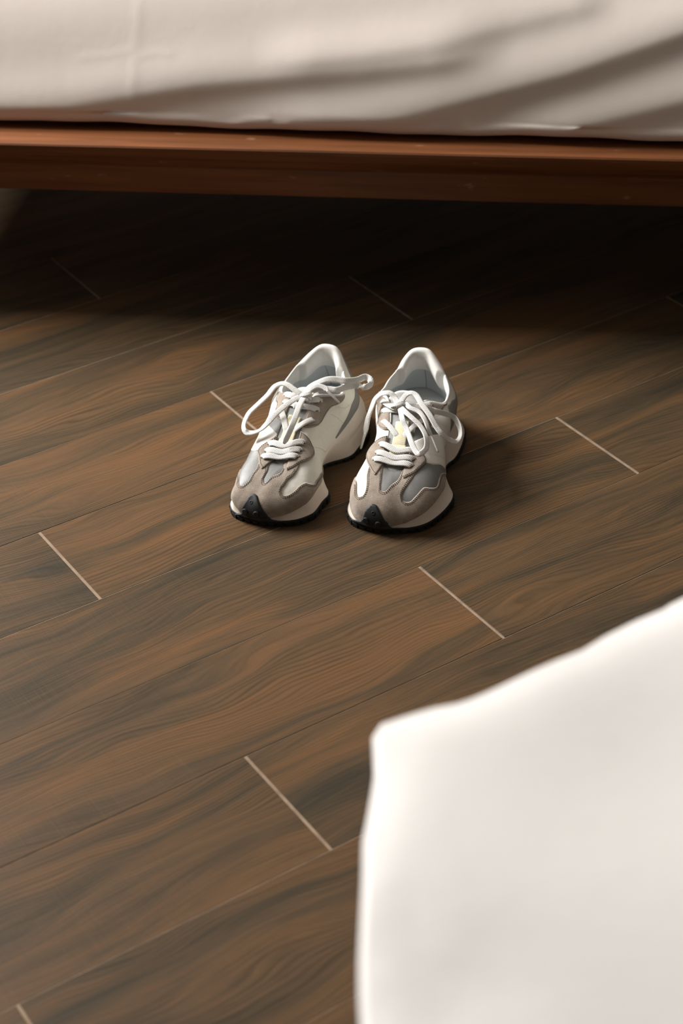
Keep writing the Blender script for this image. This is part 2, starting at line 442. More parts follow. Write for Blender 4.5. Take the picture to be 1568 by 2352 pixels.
# near bed: frame and mattress lie under the white duvet at lower right
NB = (0.10, 1.95, -0.72, 0.60)
EDGE = [(0.2075, 0.9071), (0.1928, 0.8964), (0.1757, 0.8872), (0.153, 0.8724), (0.1387, 0.8609), (0.1266, 0.8548), (0.1062, 0.8433), (0.0784, 0.8259), (0.0618, 0.8178), (0.0481, 0.8149), (0.0292, 0.8078), (0.0167, 0.8022), (0.0122, 0.7933), (0.0125, 0.7827), (0.0124, 0.767), (0.01, 0.7484), (0.0063, 0.7254), (0.004, 0.7128), (0.0027, 0.6867), (0.0003, 0.6503), (-0.0012, 0.6226), (-0.0012, 0.5902)]
def cr(p0, p1, p2, p3, t):
    return tuple(0.5 * (2 * b2 + (c - a) * t + (2 * a - 5 * b2 + 4 * c - d) * t * t + (-a + 3 * b2 - 3 * c + d) * t ** 3) for a, b2, c, d in zip(p0, p1, p2, p3))
def dense(pts, closed=False, step=0.01):
    out = []; n = len(pts)
    for i in range(n if closed else n - 1):
        if closed: q = [pts[(i + k) % n] for k in (-1, 0, 1, 2)]
        else: q = [pts[max(0, i - 1)], pts[i], pts[i + 1], pts[min(n - 1, i + 2)]]
        m = max(1, int(math.dist(q[1], q[2]) / step))
        for k in range(m): out.append(cr(*q, k / m))
    if not closed: out.append(tuple(pts[-1]))
    return out
def duvet():
    ring = [(1.62, 1.50), (1.45, 1.53), (1.1, 1.375), (0.7, 1.165), (0.4, 1.00), (0.28, 0.945)] + EDGE + [(0.003, 0.53), (0.02, 0.40), (0.05, 0.2), (0.08, 0.0), (0.10, -0.2), (0.2, -0.28), (0.6, -0.30), (1.2, -0.28), (1.75, -0.2), (1.80, 0.3), (1.78, 1.0), (1.74, 1.40)]
    b = dense(ring, True, 0.007)
    n = len(b)
    pts = [Vector(p) for p in b]
    def inset(d):
        out = []
        for i in range(n):
            t = (pts[(i + 2) % n] - pts[(i - 2) % n]).normalized(); nn = Vector((-t.y, t.x))
            out.append(pts[i] + nn * d)
        return out
    area = sum(pts[i].x * pts[(i + 1) % n].y - pts[(i + 1) % n].x * pts[i].y for i in range(n))
    s = 1 if area > 0 else -1
    def drop(d): return 0.0058 * math.exp(-d / 0.016)
    zt = 0.493; prof = []
    for k in range(0, 8):
        a = math.pi / 2 * k / 7; prof.append((0.005 - 0.005 * math.sin(a), zt - drop(0.005) - 0.006 + 0.006 * math.cos(a)))
    verts, faces, rings = [], [], []
    def puff(x, y):
        dent = -0.006 * math.exp(-((x - 0.045) ** 2 + (y - 0.605) ** 2) / 0.0012) - 0.005 * math.exp(-((x - 0.02) ** 2 / 0.0004 + (y - 0.645) ** 2 / 0.0009))
        return dent + 0.0045 * math.sin(14 * x + 6 * y + 0.7) * math.sin(5 * x - 13 * y + 1.1) + 0.001 * math.sin(31 * x - 9 * y) * math.cos(11 * x + 22 * y)
    allr = [(0.020 * 1.0, None)]
    for ins, z in prof:
        q = inset(s * ins); r0 = len(verts)
        k = (ins / 0.005) * 0.3
        for p in q: verts.append((p.x, p.y, z + puff(p.x, p.y) * k))
        rings.append(r0)
    for ins, z in ((0.0, 0.460), (0.004, 0.448), (0.014, 0.4405), (0.03, 0.4402)):
        q = inset(s * ins); r0 = len(verts)
        for p in q: verts.append((p.x, p.y, z))
        rings.append(r0)
    for a, b2 in zip(rings, rings[1:]):
        for i in range(n):
            j = (i + 1) % n; faces.append((a + i, a + j, b2 + j, b2 + i))
    # top and bottom caps
    def cap(r0, z, grid, f, soft=False):
        loop = [Vector((verts[r0 + i][0], verts[r0 + i][1])) for i in range(n)]
        pin = []
        def dist(px, py): return min((px - q.x) ** 2 + (py - q.y) ** 2 for q in loop) ** 0.5
        if soft:
            for dd in (0.005, 0.011, 0.018, 0.027, 0.038):
                for q in inset(s * (0.005 + dd))[::2]:
                    if dist(q.x, q.y) > dd * 0.9: pin.append(q)
        x = -0.1
        lo_poly = loop
        def inside(px, py):
            c = False
            for i in range(n):
                a, b2 = lo_poly[i], lo_poly[i - 1]
                if (a.y > py) != (b2.y > py) and px < (b2.x - a.x) * (py - a.y) / (b2.y - a.y) + a.x: c = not c
            return c
        while x < 1.9:
            y = -0.35
            while y < 1.6:
                if inside(x, y) and (not soft or dist(x, y) > 0.046): pin.append(Vector((x, y)))
                y += grid
            x += grid
        vs, es, fs, ov, oe, of = delaunay_2d_cdt(loop + pin, [(i, (i + 1) % n) for i in range(n)], [], 1, 1e-6)
        idx = []
        for i, v in enumerate(vs):
            if ov[i] and ov[i][0] < n: idx.append(r0 + ov[i][0])
            else: idx.append(len(verts)); verts.append((v.x, v.y, f(v.x, v.y)))
        for t in fs: faces.append(tuple(idx[q] for q in t))
    base = [Vector((verts[rings[0] + i][0], verts[rings[0] + i][1])) for i in range(n)]
    def top(x, y):
        d = min((x - q.x) ** 2 + (y - q.y) ** 2 for q in base) ** 0.5
        return zt - drop(0.005 + d) + puff(x, y) * (0.3 + 0.7 * (1 - math.exp(-d / 0.02)))
    cap(rings[0], zt, 0.022, top, True)
    cap(rings[-1], 0.4402, 0.2, lambda x, y: 0.4402)
    o = link('duvet', mesh('duvet', verts, faces), M['sheet_near'], None, True)
    bm = bmesh.new(); bm.from_mesh(o.data); bmesh.ops.recalc_face_normals(bm, faces=bm.faces[:]); bm.to_mesh(o.data); bm.free()
    tag(o, 'bright white duvet corner in the foreground at lower right', 'duvet')
duvet()
bed_frame(0.10, 1.95, -0.80, 0.60, 'low wooden bed frame under the white foreground duvet')
bm = bmesh.new(); add_box(bm, (0.13, -0.77, 0.2405), (1.92, 0.57, 0.4395), 0.05, 4)
o = from_bm('mattress', bm, M['sheet_near'], None, True); o.rotation_euler = (0, 0, ROOM_ROT)
tag(o, 'white mattress lying under the foreground duvet', 'mattress')

# ------------------------------------------------------------------ sneaker form
# stations round the foot (toe tip, lateral side, heel, medial side); lengths in mm:
# l back from the toe, w across, z up.  sole edge, feather line, two control points, top line
ST = [
 ((-2, 8, 7.5), (-1, 8, 12), (-3, 8, 27), (22, 11, 46), (55, 13, 47)),
 ((0, 25, 7.5), (1, 24, 12.5), (0, 27, 26), (24, 17, 46), (55, 15, 47)),
 ((2.5, 38, 7.5), (3, 36, 15), (3, 41, 28), (28, 24, 46), (55, 18, 47.2)),
 ((9.5, 52, 8), (10, 50.5, 20.5), (10, 55, 32), (34, 34, 47), (56, 21, 47.6)),
 ((22, 63, 8.5), (28, 61.5, 24), (29, 65, 37), (46, 42, 49), (60, 25, 49)),
 ((44, 74, 9.5), (51, 68, 26), (52, 71, 40), (62, 45, 54), (70, 28, 54)),
 ((66, 78, 11), (71, 68, 28), (73, 70, 43), (82, 46, 60), (86, 29, 60.5)),
 ((98, 67, 7), (100, 64, 31), (101, 66, 47), (106, 47, 67), (106, 29.5, 67.5)),
 ((130, 62, 5.5), (128, 61, 34), (129, 63, 52), (130, 48, 73), (128, 30, 74)),
 ((148, 70, 6), (150, 63, 38), (151, 66, 55), (150, 54, 73), (150, 37, 78)),
 ((165, 74, 7.5), (165, 66, 42), (166, 70, 53), (168, 62, 65), (168, 56, 66)),
 ((184, 76, 9.5), (182, 66, 45), (183, 71, 53), (184, 64, 63), (186, 60, 67)),
 ((203, 75, 11), (200, 64, 46), (201, 70, 54), (201, 62, 66), (200, 58, 71)),
 ((224, 66, 12), (218, 57, 46), (221, 63, 56), (215, 54, 73), (212, 52, 79)),
 ((243, 50, 13), (234, 46, 46), (239, 50, 57), (231, 42, 81), (225, 43, 88)),
 ((253, 34, 14), (245, 32, 46), (252, 34, 58), (244, 29, 86), (236, 32, 95.5)),
 ((256, 22, 14), (248, 22, 46), (255, 22, 59), (247, 21, 87), (239, 21, 97)),
 ((252, 6, 14), (246, 8, 46), (252, 6, 58), (243, 9, 86), (237, 9, 95)),
 ((242, -12, 13), (236, -6, 46), (241, -9, 57), (232, 0, 81), (228, 0, 88)),
 ((224, -25, 12), (220, -16, 45), (223, -22, 56), (217, -8, 73), (215, -6, 79.5)),
 ((204, -34, 11), (202, -22, 44), (203, -28, 54), (201, -16, 68), (200, -14, 74)),
 ((186, -35, 9.5), (184, -23, 43), (185, -28, 54), (182, -19, 69), (184, -17, 73)),
 ((168, -30, 7.5), (166, -22, 41), (167, -27, 54), (166, -21, 69), (168, -19, 75)),
 ((150, -15, 5.5), (148, -19, 38), (148, -25, 55), (149, -17, 74), (150, -9, 79)),
 ((126, 3, 5), (124, -15, 35), (124, -20, 51), (126, -13, 71), (126, -1, 73)),
 ((98, -6, 6), (98, -15, 32), (98, -20, 47), (102, -14, 65), (104, 1, 66.5)),
 ((70, -32, 10), (72, -24, 28), (73, -28, 42), (82, -14, 59), (86, 1, 60.5)),
 ((48, -35, 9.5), (52, -30, 26.5), (53, -33, 39), (62, -15, 53), (70, 1, 54)),
 ((26, -35, 8.5), (30, -31, 23), (32, -34, 35), (47, -15, 49), (60, 3, 49)),
 ((9, -26, 8), (12, -23, 18.5), (12, -26, 31), (34, -7, 47), (56, 7, 47.5)),
 ((1, -9, 7.5), (3, -9, 14), (2, -11, 28), (27, 1, 46), (55, 10, 47)),
]
NS = len(ST)
STA = {'R': np.array(ST, float), 'L': np.array(ST, float)}    # NS x 5 x 3
# the partner shoe is mirrored; its inner side is drawn in a little at ball and arch
for k_, dO, dB in ((18, 2, 0), (19, 6, 0), (20, 7, 1), (21, 6, 2), (22, 3, 3), (23, -7, 4), (24, -3, 4), (25, 4, 5), (26, 7, 7), (27, 7, 9), (28, 4, 7), (29, 1, 4), (30, -1, 0)):
    STA['L'][k_, 0, 1] += dO; STA['L'][k_, 1, 1] += dB; STA['L'][k_, 2, 1] += dB * 0.8; STA['L'][k_, 3, 1] += dB * 0.3
STA['L'][4, 0, 1] += 1
for k_, d_ in ((19, 5), (20, 9), (21, 10), (22, 8), (23, 3)): STA['R'][k_, 0, 1] += d_
for k_, d_ in ((23, 14), (24, 7), (25, 4), (26, 2), (27, 4), (28, 7), (29, 5)):
    STA['L'][k_, 4, 1] += d_; STA['L'][k_, 3, 1] += d_ * 0.5
C_R = ([0, 10, 25, 60, 120, 220], [7, 9, 13, 22, 22, 23])      # sole centre line of the modelled shoe
C_L = ([0, 10, 25, 60, 120, 220], [13, 18, 21.5, 21, 20, 20])  # and of its mirrored partner
FR = {'R': dict(o=(0.0364, 1.6734), a=11.0), 'L': dict(o=(-0.1022, 1.7022), a=21.0)}
def station(side, th):
    """periodic Catmull-Rom over the stations: 5 points for parameter th (array)"""
    th = np.asarray(th, float); i = np.floor(th).astype(int); t = (th - i)[..., None, None]
    p0, p1, p2, p3 = (STA[side][(i + k) % NS] for k in (-1, 0, 1, 2))
    return 0.5 * (2 * p1 + (p2 - p0) * t + (2 * p0 - 5 * p1 + 4 * p2 - p3) * t * t + (-p0 + 3 * p1 - 3 * p2 + p3) * t ** 3)
def shape_to(side, P):
    """mm in the modelled frame -> metres in the shoe's own frame (x across, y back, z up)"""
    P = np.asarray(P, float); l, w_, z = P[..., 0], P[..., 1], P[..., 2]
    if side == 'L':
        w_ = np.interp(l, *C_L) - (w_ - np.interp(l, *C_R))
        w_ = w_ - 11.0 * np.clip((z - 30) / 25, 0, 1)
    return np.stack([w_, l, z], -1) * 0.001
def surf_mm(side, th, v):
    th, v = np.broadcast_arrays(np.asarray(th, float), np.asarray(v, float))
    s = station(side, th); O, B, c1, c2, T_ = (s[..., k, :] for k in range(5))
    u = np.clip(v, 0, None)[..., None]; a = 1 - u
    up_ = a ** 3 * B + 3 * a * a * u * c1 + 3 * a * u * u * c2 + u ** 3 * T_
    d = np.clip(-v, 0, 1)[..., None]             # below the feather line: the midsole wall, slightly hollow
    mid = B + (O - B) * d
    hol = (O - B); hol = hol * np.array([1, 1, 0]); ln = np.linalg.norm(hol, axis=-1, keepdims=True)
    mid = mid - hol * 0.55 * d * (1 - d)
    return np.where(v[..., None] >= 0, up_, mid)
def surf(side, th, v, off=0.0):
    """point on the shoe in metres, moved out along the normal by off (mm)"""
    P = shape_to(side, surf_mm(side, th, v))
    if np.any(np.asarray(off) != 0):
        P = P + normal(side, th, v) * (np.asarray(off, float)[..., None] * 0.001 if np.ndim(off) else off * 0.001)
    return P
def normal(side, th, v):
    e = 0.02
    th = np.asarray(th, float); v = np.asarray(v, float)
    a = shape_to(side, surf_mm(side, th + e * 4, v)) - shape_to(side, surf_mm(side, th - e * 4, v))
    b = shape_to(side, surf_mm(side, th, np.where(v >= 0, np.minimum(v + e, 1), v + e))) - shape_to(side, surf_mm(side, th, np.where(v >= 0, np.maximum(v - e, 0.0), v - e)))
    n = np.cross(a, b); n /= np.linalg.norm(n, axis=-1, keepdims=True) + 1e-12
    return n if side == 'R' else -n

# ------------------------------------------------------------------ sneaker materials
def fabric(name, col, fine=700, rough=0.75, spec=0.3, sheen=0.0, coarse=22, camt=0.05, bd=0.0004, wr=0.0012):
    m, nt, b = mat(name); tc = N(nt, 'ShaderNodeTexCoord'); v = tc.outputs['Object']
    a = noise(nt, v, coarse, 3, 0.6); f = noise(nt, v, fine, 2, 0.6)
    c = ramp(nt, a, [(0.3, tuple(x * (1 - camt) for x in col)), (0.7, tuple(min(1, x * (1 + camt)) for x in col))])
    c = mixc(nt, 0.25, c, ramp(nt, f, [(0.35, (0.75, 0.75, 0.75)), (0.65, (1.15, 1.15, 1.15))]), 'MULTIPLY')
    L(nt, c, b.inputs['Base Color']); b.inputs['Roughness'].default_value = rough; b.inputs['Specular IOR Level'].default_value = spec
    b.inputs['Sheen Weight'].default_value = sheen; b.inputs['Sheen Roughness'].default_value = 0.5
    h = mth(nt, 'ADD', mth(nt, 'MULTIPLY', f, bd * 1000), mth(nt, 'MULTIPLY', noise(nt, v, 45, 2, 0.5), wr * 1000))
    bump(nt, b, h, 0.001, 0.6)
    return m
def suede():
    m, nt, b = mat('taupe_suede'); tc = N(nt, 'ShaderNodeTexCoord'); v = tc.outputs['Object']
    a = noise(nt, v, 60, 4, 0.65); f = noise(nt, v, 1100, 3, 0.7)
    c = ramp(nt, a, [(0.3, (0.235, 0.190, 0.152)), (0.5, (0.300, 0.248, 0.202)), (0.7, (0.365, 0.305, 0.252))])
    c = mixc(nt, 0.55, c, ramp(nt, f, [(0.30, (0.55, 0.55, 0.55)), (0.5, (1, 1, 1)), (0.72, (1.4, 1.4, 1.4))]), 'MULTIPLY')
    L(nt, c, b.inputs['Base Color']); b.inputs['Roughness'].default_value = 0.95; b.inputs['Specular IOR Level'].default_value = 0.1
    b.inputs['Sheen Weight'].default_value = 0.35; b.inputs['Sheen Roughness'].default_value = 0.5
    bump(nt, b, f, 0.0006, 0.7)
    return m
def lace_mat():
    m, nt, b = mat('braided_lace'); uv = N(nt, 'ShaderNodeUVMap')
    sp = N(nt, 'ShaderNodeSeparateXYZ'); L(nt, uv.outputs[0], sp.inputs[0])
    a = mth(nt, 'ABSOLUTE', mth(nt, 'SUBTRACT', sp.outputs[1], 0.5))
    ph = mth(nt, 'ADD', mth(nt, 'MULTIPLY', sp.outputs[0], 2 * math.pi / 1.7), mth(nt, 'MULTIPLY', a, 22.0))
    s = mth(nt, 'ADD', mth(nt, 'MULTIPLY', mth(nt, 'SINE', ph), 0.5), 0.5)
    rib = mth(nt, 'ADD', mth(nt, 'MULTIPLY', mth(nt, 'SINE', mth(nt, 'MULTIPLY', sp.outputs[1], 2 * math.pi * 5)), 0.5), 0.5)
    h = mth(nt, 'MULTIPLY', s, mth(nt, 'ADD', mth(nt, 'MULTIPLY', rib, 0.6), 0.4))
    L(nt, ramp(nt, h, [(0.0, (0.62, 0.605, 0.575)), (0.35, (0.80, 0.79, 0.765)), (1.0, (0.84, 0.83, 0.81))]), b.inputs['Base Color'])
    b.inputs['Roughness'].default_value = 0.8; b.inputs['Specular IOR Level'].default_value = 0.2
    bump(nt, b, h, 0.0005, 0.8)
    return m
M['suede'] = suede(); M['lace'] = lace_mat()
M['white'] = fabric('white_nylon', (0.74, 0.715, 0.645), 900, 0.6, 0.35, 0, 16, 0.03, 0.0001, 0.0024)
M['logo'] = fabric('white_leather', (0.78, 0.755, 0.70), 900, 0.5, 0.35, 0, 16, 0.02, 0.0001, 0.0006)
M['grey'] = fabric('dark_grey_nylon', (0.155, 0.155, 0.150), 1300, 0.48, 0.5, 0.1, 40, 0.06, 0.0003, 0.0010)
M['heelgrey'] = fabric('grey_leather', (0.20, 0.195, 0.185), 900, 0.6, 0.3, 0.1, 30, 0.06, 0.0002, 0.0005)
M['midsole'] = fabric('cream_foam', (0.74, 0.655, 0.565), 1500, 0.7, 0.3, 0, 30, 0.03, 0.0001, 0.0002)
M['rubber'] = fabric('black_rubber', (0.014, 0.016, 0.017), 900, 0.55, 0.3, 0, 60, 0.2, 0.0001, 0.0001)
M['lining'] = fabric('pale_lining', (0.50, 0.535, 0.545), 1500, 0.85, 0.2, 0.1, 30, 0.03, 0.0002, 0.0004)
M['padding'] = fabric('white_padding', (0.75, 0.735, 0.70), 1500, 0.75, 0.25, 0.1, 20, 0.02, 0.0001, 0.0004)
M['tongue'] = fabric('grey_mesh', (0.30, 0.305, 0.30), 600, 0.8, 0.3, 0, 30, 0.1, 0.0006, 0.0004)
M['tag'] = fabric('cream_webbing', (0.72, 0.67, 0.48), 800, 0.8, 0.2, 0, 60, 0.05, 0.0004, 0.0002)
M['stitch'] = simple('dark_thread', (0.050, 0.040, 0.032), 0.8, 0.2)
M['edge'] = simple('light_thread', (0.42, 0.37, 0.31), 0.8, 0.2)
M['aglet'] = simple('aglet_plastic', (0.70, 0.69, 0.67), 0.35, 0.5)

# ------------------------------------------------------------------ surface patches
def to_uv3(th, v): return (th * 17.0, v * 55.0)
def in_poly(px, py, P):
    c = False; j = len(P) - 1
    for i in range(len(P)):
        a, b2 = P[i], P[j]
        if (a[1] > py) != (b2[1] > py) and px < (b2[0] - a[0]) * (py - a[1]) / (b2[1] - a[1]) + a[0]: c = not c
        j = i
    return c
def smooth_poly(pts, closed=True, step=1.3, corner=50):
    """Catmull-Rom through (theta, v) points in scaled space, sharp at corners"""
    Q = [to_uv3(*p) for p in pts]; n = len(Q); out = []
    def sharp(i):
        if not closed and i in (0, n - 1): return True
        a = Vector(Q[i]) - Vector(Q[i - 1]); b2 = Vector(Q[(i + 1) % n]) - Vector(Q[i])
        if a.length < 1e-6 or b2.length < 1e-6: return True
        return math.degrees(a.angle(b2)) > corner
    for i in range(n if closed else n - 1):
        p1, p2 = Q[i], Q[(i + 1) % n]
        p0 = Q[i - 1] if (closed or i > 0) else p1
        p3 = Q[(i + 2) % n] if (closed or i + 2 < n) else p2
        if sharp(i): p0 = (2 * p1[0] - p2[0], 2 * p1[1] - p2[1])
        if sharp((i + 1) % n): p3 = (2 * p2[0] - p1[0], 2 * p2[1] - p1[1])
        m = max(1, int(math.dist(p1, p2) / step))
        for k in range(m): out.append(cr(p0, p1, p2, p3, k / m))
    if not closed: out.append(Q[-1])
    return out
def inset_poly(P, d):
    n = len(P); ar = sum(P[i][0] * P[(i + 1) % n][1] - P[(i + 1) % n][0] * P[i][1] for i in range(n)); s = 1 if ar > 0 else -1
    out = []
    for i in range(n):
        t = Vector(P[(i + 1) % n]) - Vector(P[i - 1])
        if t.length < 1e-9: t = Vector((1, 0))
        t.normalize(); out.append((P[i][0] - t.y * d * s, P[i][1] + t.x * d * s))
    # keep only points that really lie d inside
    return [q for q in out if in_poly(q[0], q[1], P) and min(math.dist(q, p) for p in P) > d * 0.82]
def patch(name, side, pts, off, th, material, parent, grid=2.6, puff=0.0):
    P = smooth_poly(pts); n = len(P)
    pin = inset_poly(P, 0.9); m1 = len(pin)
    xs = [p[0] for p in P]; ys = [p[1] for p in P]
    x = min(xs)
    while x < max(xs):
        y = min(ys)
        while y < max(ys):
            if in_poly(x, y, P) and min((x - p[0]) ** 2 + (y - p[1]) ** 2 for p in P) > 2.9: pin.append((x, y))
            y += grid
        x += grid
    vs, es, fs, ov, oe, of = delaunay_2d_cdt([Vector(p) for p in P + pin], [(i, (i + 1) % n) for i in range(n)], [], 0, 1e-5)
    fs = [t for t in fs if in_poly(sum(vs[q].x for q in t) / 3, sum(vs[q].y for q in t) / 3, P)]
    uv = np.array([(v.x / 17.0, v.y / 55.0) for v in vs])
    dist = np.array([min(math.dist((v.x, v.y), p) for p in P) for v in vs])
    isb = dist < 0.05
    h = np.where(isb, off - 0.45 * th, off) + puff * (1 - np.exp(-dist / 4.0))
    co = surf(side, uv[:, 0], uv[:, 1], h)
    # boundary edges from the triangles
    cnt = {}
    for t in fs:
        for a, b2 in zip(t, t[1:] + t[:1]): cnt[(a, b2)] = 1
    bed = [e for e in cnt if (e[1], e[0]) not in cnt]
    low = surf(side, uv[:, 0], uv[:, 1], np.full(len(uv), off - th - 0.5))
    verts = [tuple(c) for c in co]; faces = [tuple(t) for t in fs]; lo_i = {}
    for a, b2 in bed:
        for q in (a, b2):
            if q not in lo_i: lo_i[q] = len(verts); verts.append(tuple(low[q]))
        faces.append((b2, a, lo_i[a], lo_i[b2]))
    o = link(name, mesh(name, verts, faces), material, parent, True)
    bm = bmesh.new(); bm.from_mesh(o.data); bmesh.ops.recalc_face_normals(bm, faces=bm.faces[:]); bm.to_mesh(o.data); bm.free()
    return o
def uvline(side, pts, off, closed=False, shift=0.0, step=0.4):
    Q = smooth_poly(pts, closed, 1.0)
    if shift:
        s = []
        for i in range(len(Q)):
            t = Vector(Q[min(i + 1, len(Q) - 1)]) - Vector(Q[max(i - 1, 0)])
            if t.length < 1e-9: t = Vector((1, 0))
            t.normalize(); s.append((Q[i][0] - t.y * shift, Q[i][1] + t.x * shift))
        Q = s
    A = np.array(Q); th, v = A[:, 0] / 17.0, A[:, 1] / 55.0
    return surf(side, th, v, off), normal(side, th, v)
def stitches(side, lines, parent, material, dash=1.5, gap=0.9, wid=0.42, hgt=0.35, name='stitching'):
    V, Fc = [], []
    for pts, off, shift in lines:
        C_, Nn = uvline(side, pts, off, False, shift)
        C_ = C_ * 1000; seg = np.linalg.norm(np.diff(C_, axis=0), axis=1); acc = np.r_[0, np.cumsum(seg)]
        s = 0.3
        while s + dash < acc[-1]:
            a = np.array([np.interp(s, acc, C_[:, k]) for k in range(3)]); b2 = np.array([np.interp(s + dash, acc, C_[:, k]) for k in range(3)])
            nn = np.array([np.interp(s, acc, Nn[:, k]) for k in range(3)]); t = b2 - a; t /= np.linalg.norm(t) + 1e-9
            sd = np.cross(nn, t); sd /= np.linalg.norm(sd) + 1e-9
            i0 = len(V)
            for p in (a, b2):
                for du, dn in ((-1, -0.3), (1, -0.3), (0.6, 1), (-0.6, 1)): V.append((p + sd * du * wid / 2 + nn * dn * hgt) * 0.001)
            Fc += [(i0, i0 + 1, i0 + 2, i0 + 3), (i0 + 7, i0 + 6, i0 + 5, i0 + 4)] + [(i0 + k, i0 + 4 + k, i0 + 4 + (k + 1) % 4, i0 + (k + 1) % 4) for k in range(4)]
            s += dash + gap
    o = link(name, mesh(name, V, Fc), material, parent); o['kind'] = 'stuff'; return o
def ribbon(name, path, refs, width, th, material, parent, taper=(1, 1), step=1.2, twist=None):
    """flat braided band along points (mm, shoe frame); refs: face direction(s)"""
    D = [np.array(p) for p in dense([tuple(p) for p in path], False, step)]
    n = len(D); K = len(path)
    if isinstance(refs[0], (int, float)): refs = [refs] * K
    Rf = []
    for i in range(n):
        t = i / (n - 1) * (len(refs) - 1); k = min(int(t), len(refs) - 2) if len(refs) > 1 else 0
        f = t - k
        Rf.append(np.array(refs[k]) * (1 - f) + np.array(refs[min(k + 1, len(refs) - 1)]) * f)
    sec = [(-0.5, 0.0), (-0.46, 0.36), (-0.3, 0.5), (0, 0.52), (0.3, 0.5), (0.46, 0.36), (0.5, 0.0), (0.46, -0.36), (0.3, -0.5), (0, -0.52), (-0.3, -0.5), (-0.46, -0.36)]
    m = len(sec); V, Fc, U = [], [], []
    acc = 0
    for i in range(n):
        t = D[min(i + 1, n - 1)] - D[max(i - 1, 0)]; t /= np.linalg.norm(t) + 1e-9
        if i: acc += np.linalg.norm(D[i] - D[i - 1])
        nn = Rf[i] - t * (Rf[i] @ t); nn /= np.linalg.norm(nn) + 1e-9
        sd = np.cross(t, nn)
        f = i / (n - 1); k = 1.0
        if f < 0.08: k = taper[0] + (1 - taper[0]) * f / 0.08
        if f > 0.92: k = taper[1] + (1 - taper[1]) * (1 - f) / 0.08
        for a, b2 in sec:
            V.append((D[i] + sd * a * width * k + nn * b2 * th) * 0.001); U.append((acc, 0.5 + a))
    for i in range(n - 1):
        for j in range(m):
            Fc.append((i * m + j, i * m + (j + 1) % m, (i + 1) * m + (j + 1) % m, (i + 1) * m + j))
    Fc.append(tuple(range(m))[::-1]); Fc.append(tuple((n - 1) * m + j for j in range(m)))
    me = mesh(name, V, Fc); ul = me.uv_layers.new(name='UVMap')
    for lp in me.loops: ul.data[lp.index].uv = U[lp.vertex_index]
    o = link(name, me, material, parent, True)
    return o
def lathe_along(name, a, b2, prof, material, parent, seg=10):
    a, b2 = np.array(a, float), np.array(b2, float); t = b2 - a; Ln = np.linalg.norm(t); t /= Ln
    x = np.cross(t, (0, 0, 1)); x = x / np.linalg.norm(x) if np.linalg.norm(x) > 1e-6 else np.array((1, 0, 0)); y = np.cross(t, x)
    V, Fc = [], []
    for s, r in prof:
        for k in range(seg):
            q = 2 * math.pi * k / seg; V.append((a + t * Ln * s + (x * math.cos(q) + y * math.sin(q)) * r) * 0.001)
    for i in range(len(prof) - 1):
        for k in range(seg): Fc.append((i * seg + k, i * seg + (k + 1) % seg, (i + 1) * seg + (k + 1) % seg, (i + 1) * seg + k))
    Fc.append(tuple(range(seg))[::-1]); Fc.append(tuple((len(prof) - 1) * seg + k for k in range(seg)))
    return link(name, mesh(name, V, Fc), material, parent, True)
def disc_on(name, side, th, v, off, r, h, material, parent, ring=False, seg=14):
    c = surf(side, np.array([th]), np.array([v]), off)[0] * 1000; nn = normal(side, np.array([th]), np.array([v]))[0]
    x = np.cross(nn, (0.3, 0.2, 0.9)); x /= np.linalg.norm(x); y = np.cross(nn, x)
    prof = [(-0.8, r), (h * 0.7, r * 0.98), (h, r * 0.82)] + ([(h, r * 0.62), (h * 0.1, r * 0.5)] if ring else [])
    V, Fc = [], []
    for dz, rr in prof:
        for k in range(seg):
            q = 2 * math.pi * k / seg; V.append((c + nn * dz + (x * math.cos(q) + y * math.sin(q)) * rr) * 0.001)
    for i in range(len(prof) - 1):
        for k in range(seg): Fc.append((i * seg + k, i * seg + (k + 1) % seg, (i + 1) * seg + (k + 1) % seg, (i + 1) * seg + k))
    Fc.append(tuple((len(prof) - 1) * seg + k for k in range(seg)))
    return link(name, mesh(name, V, Fc), material, parent, False)

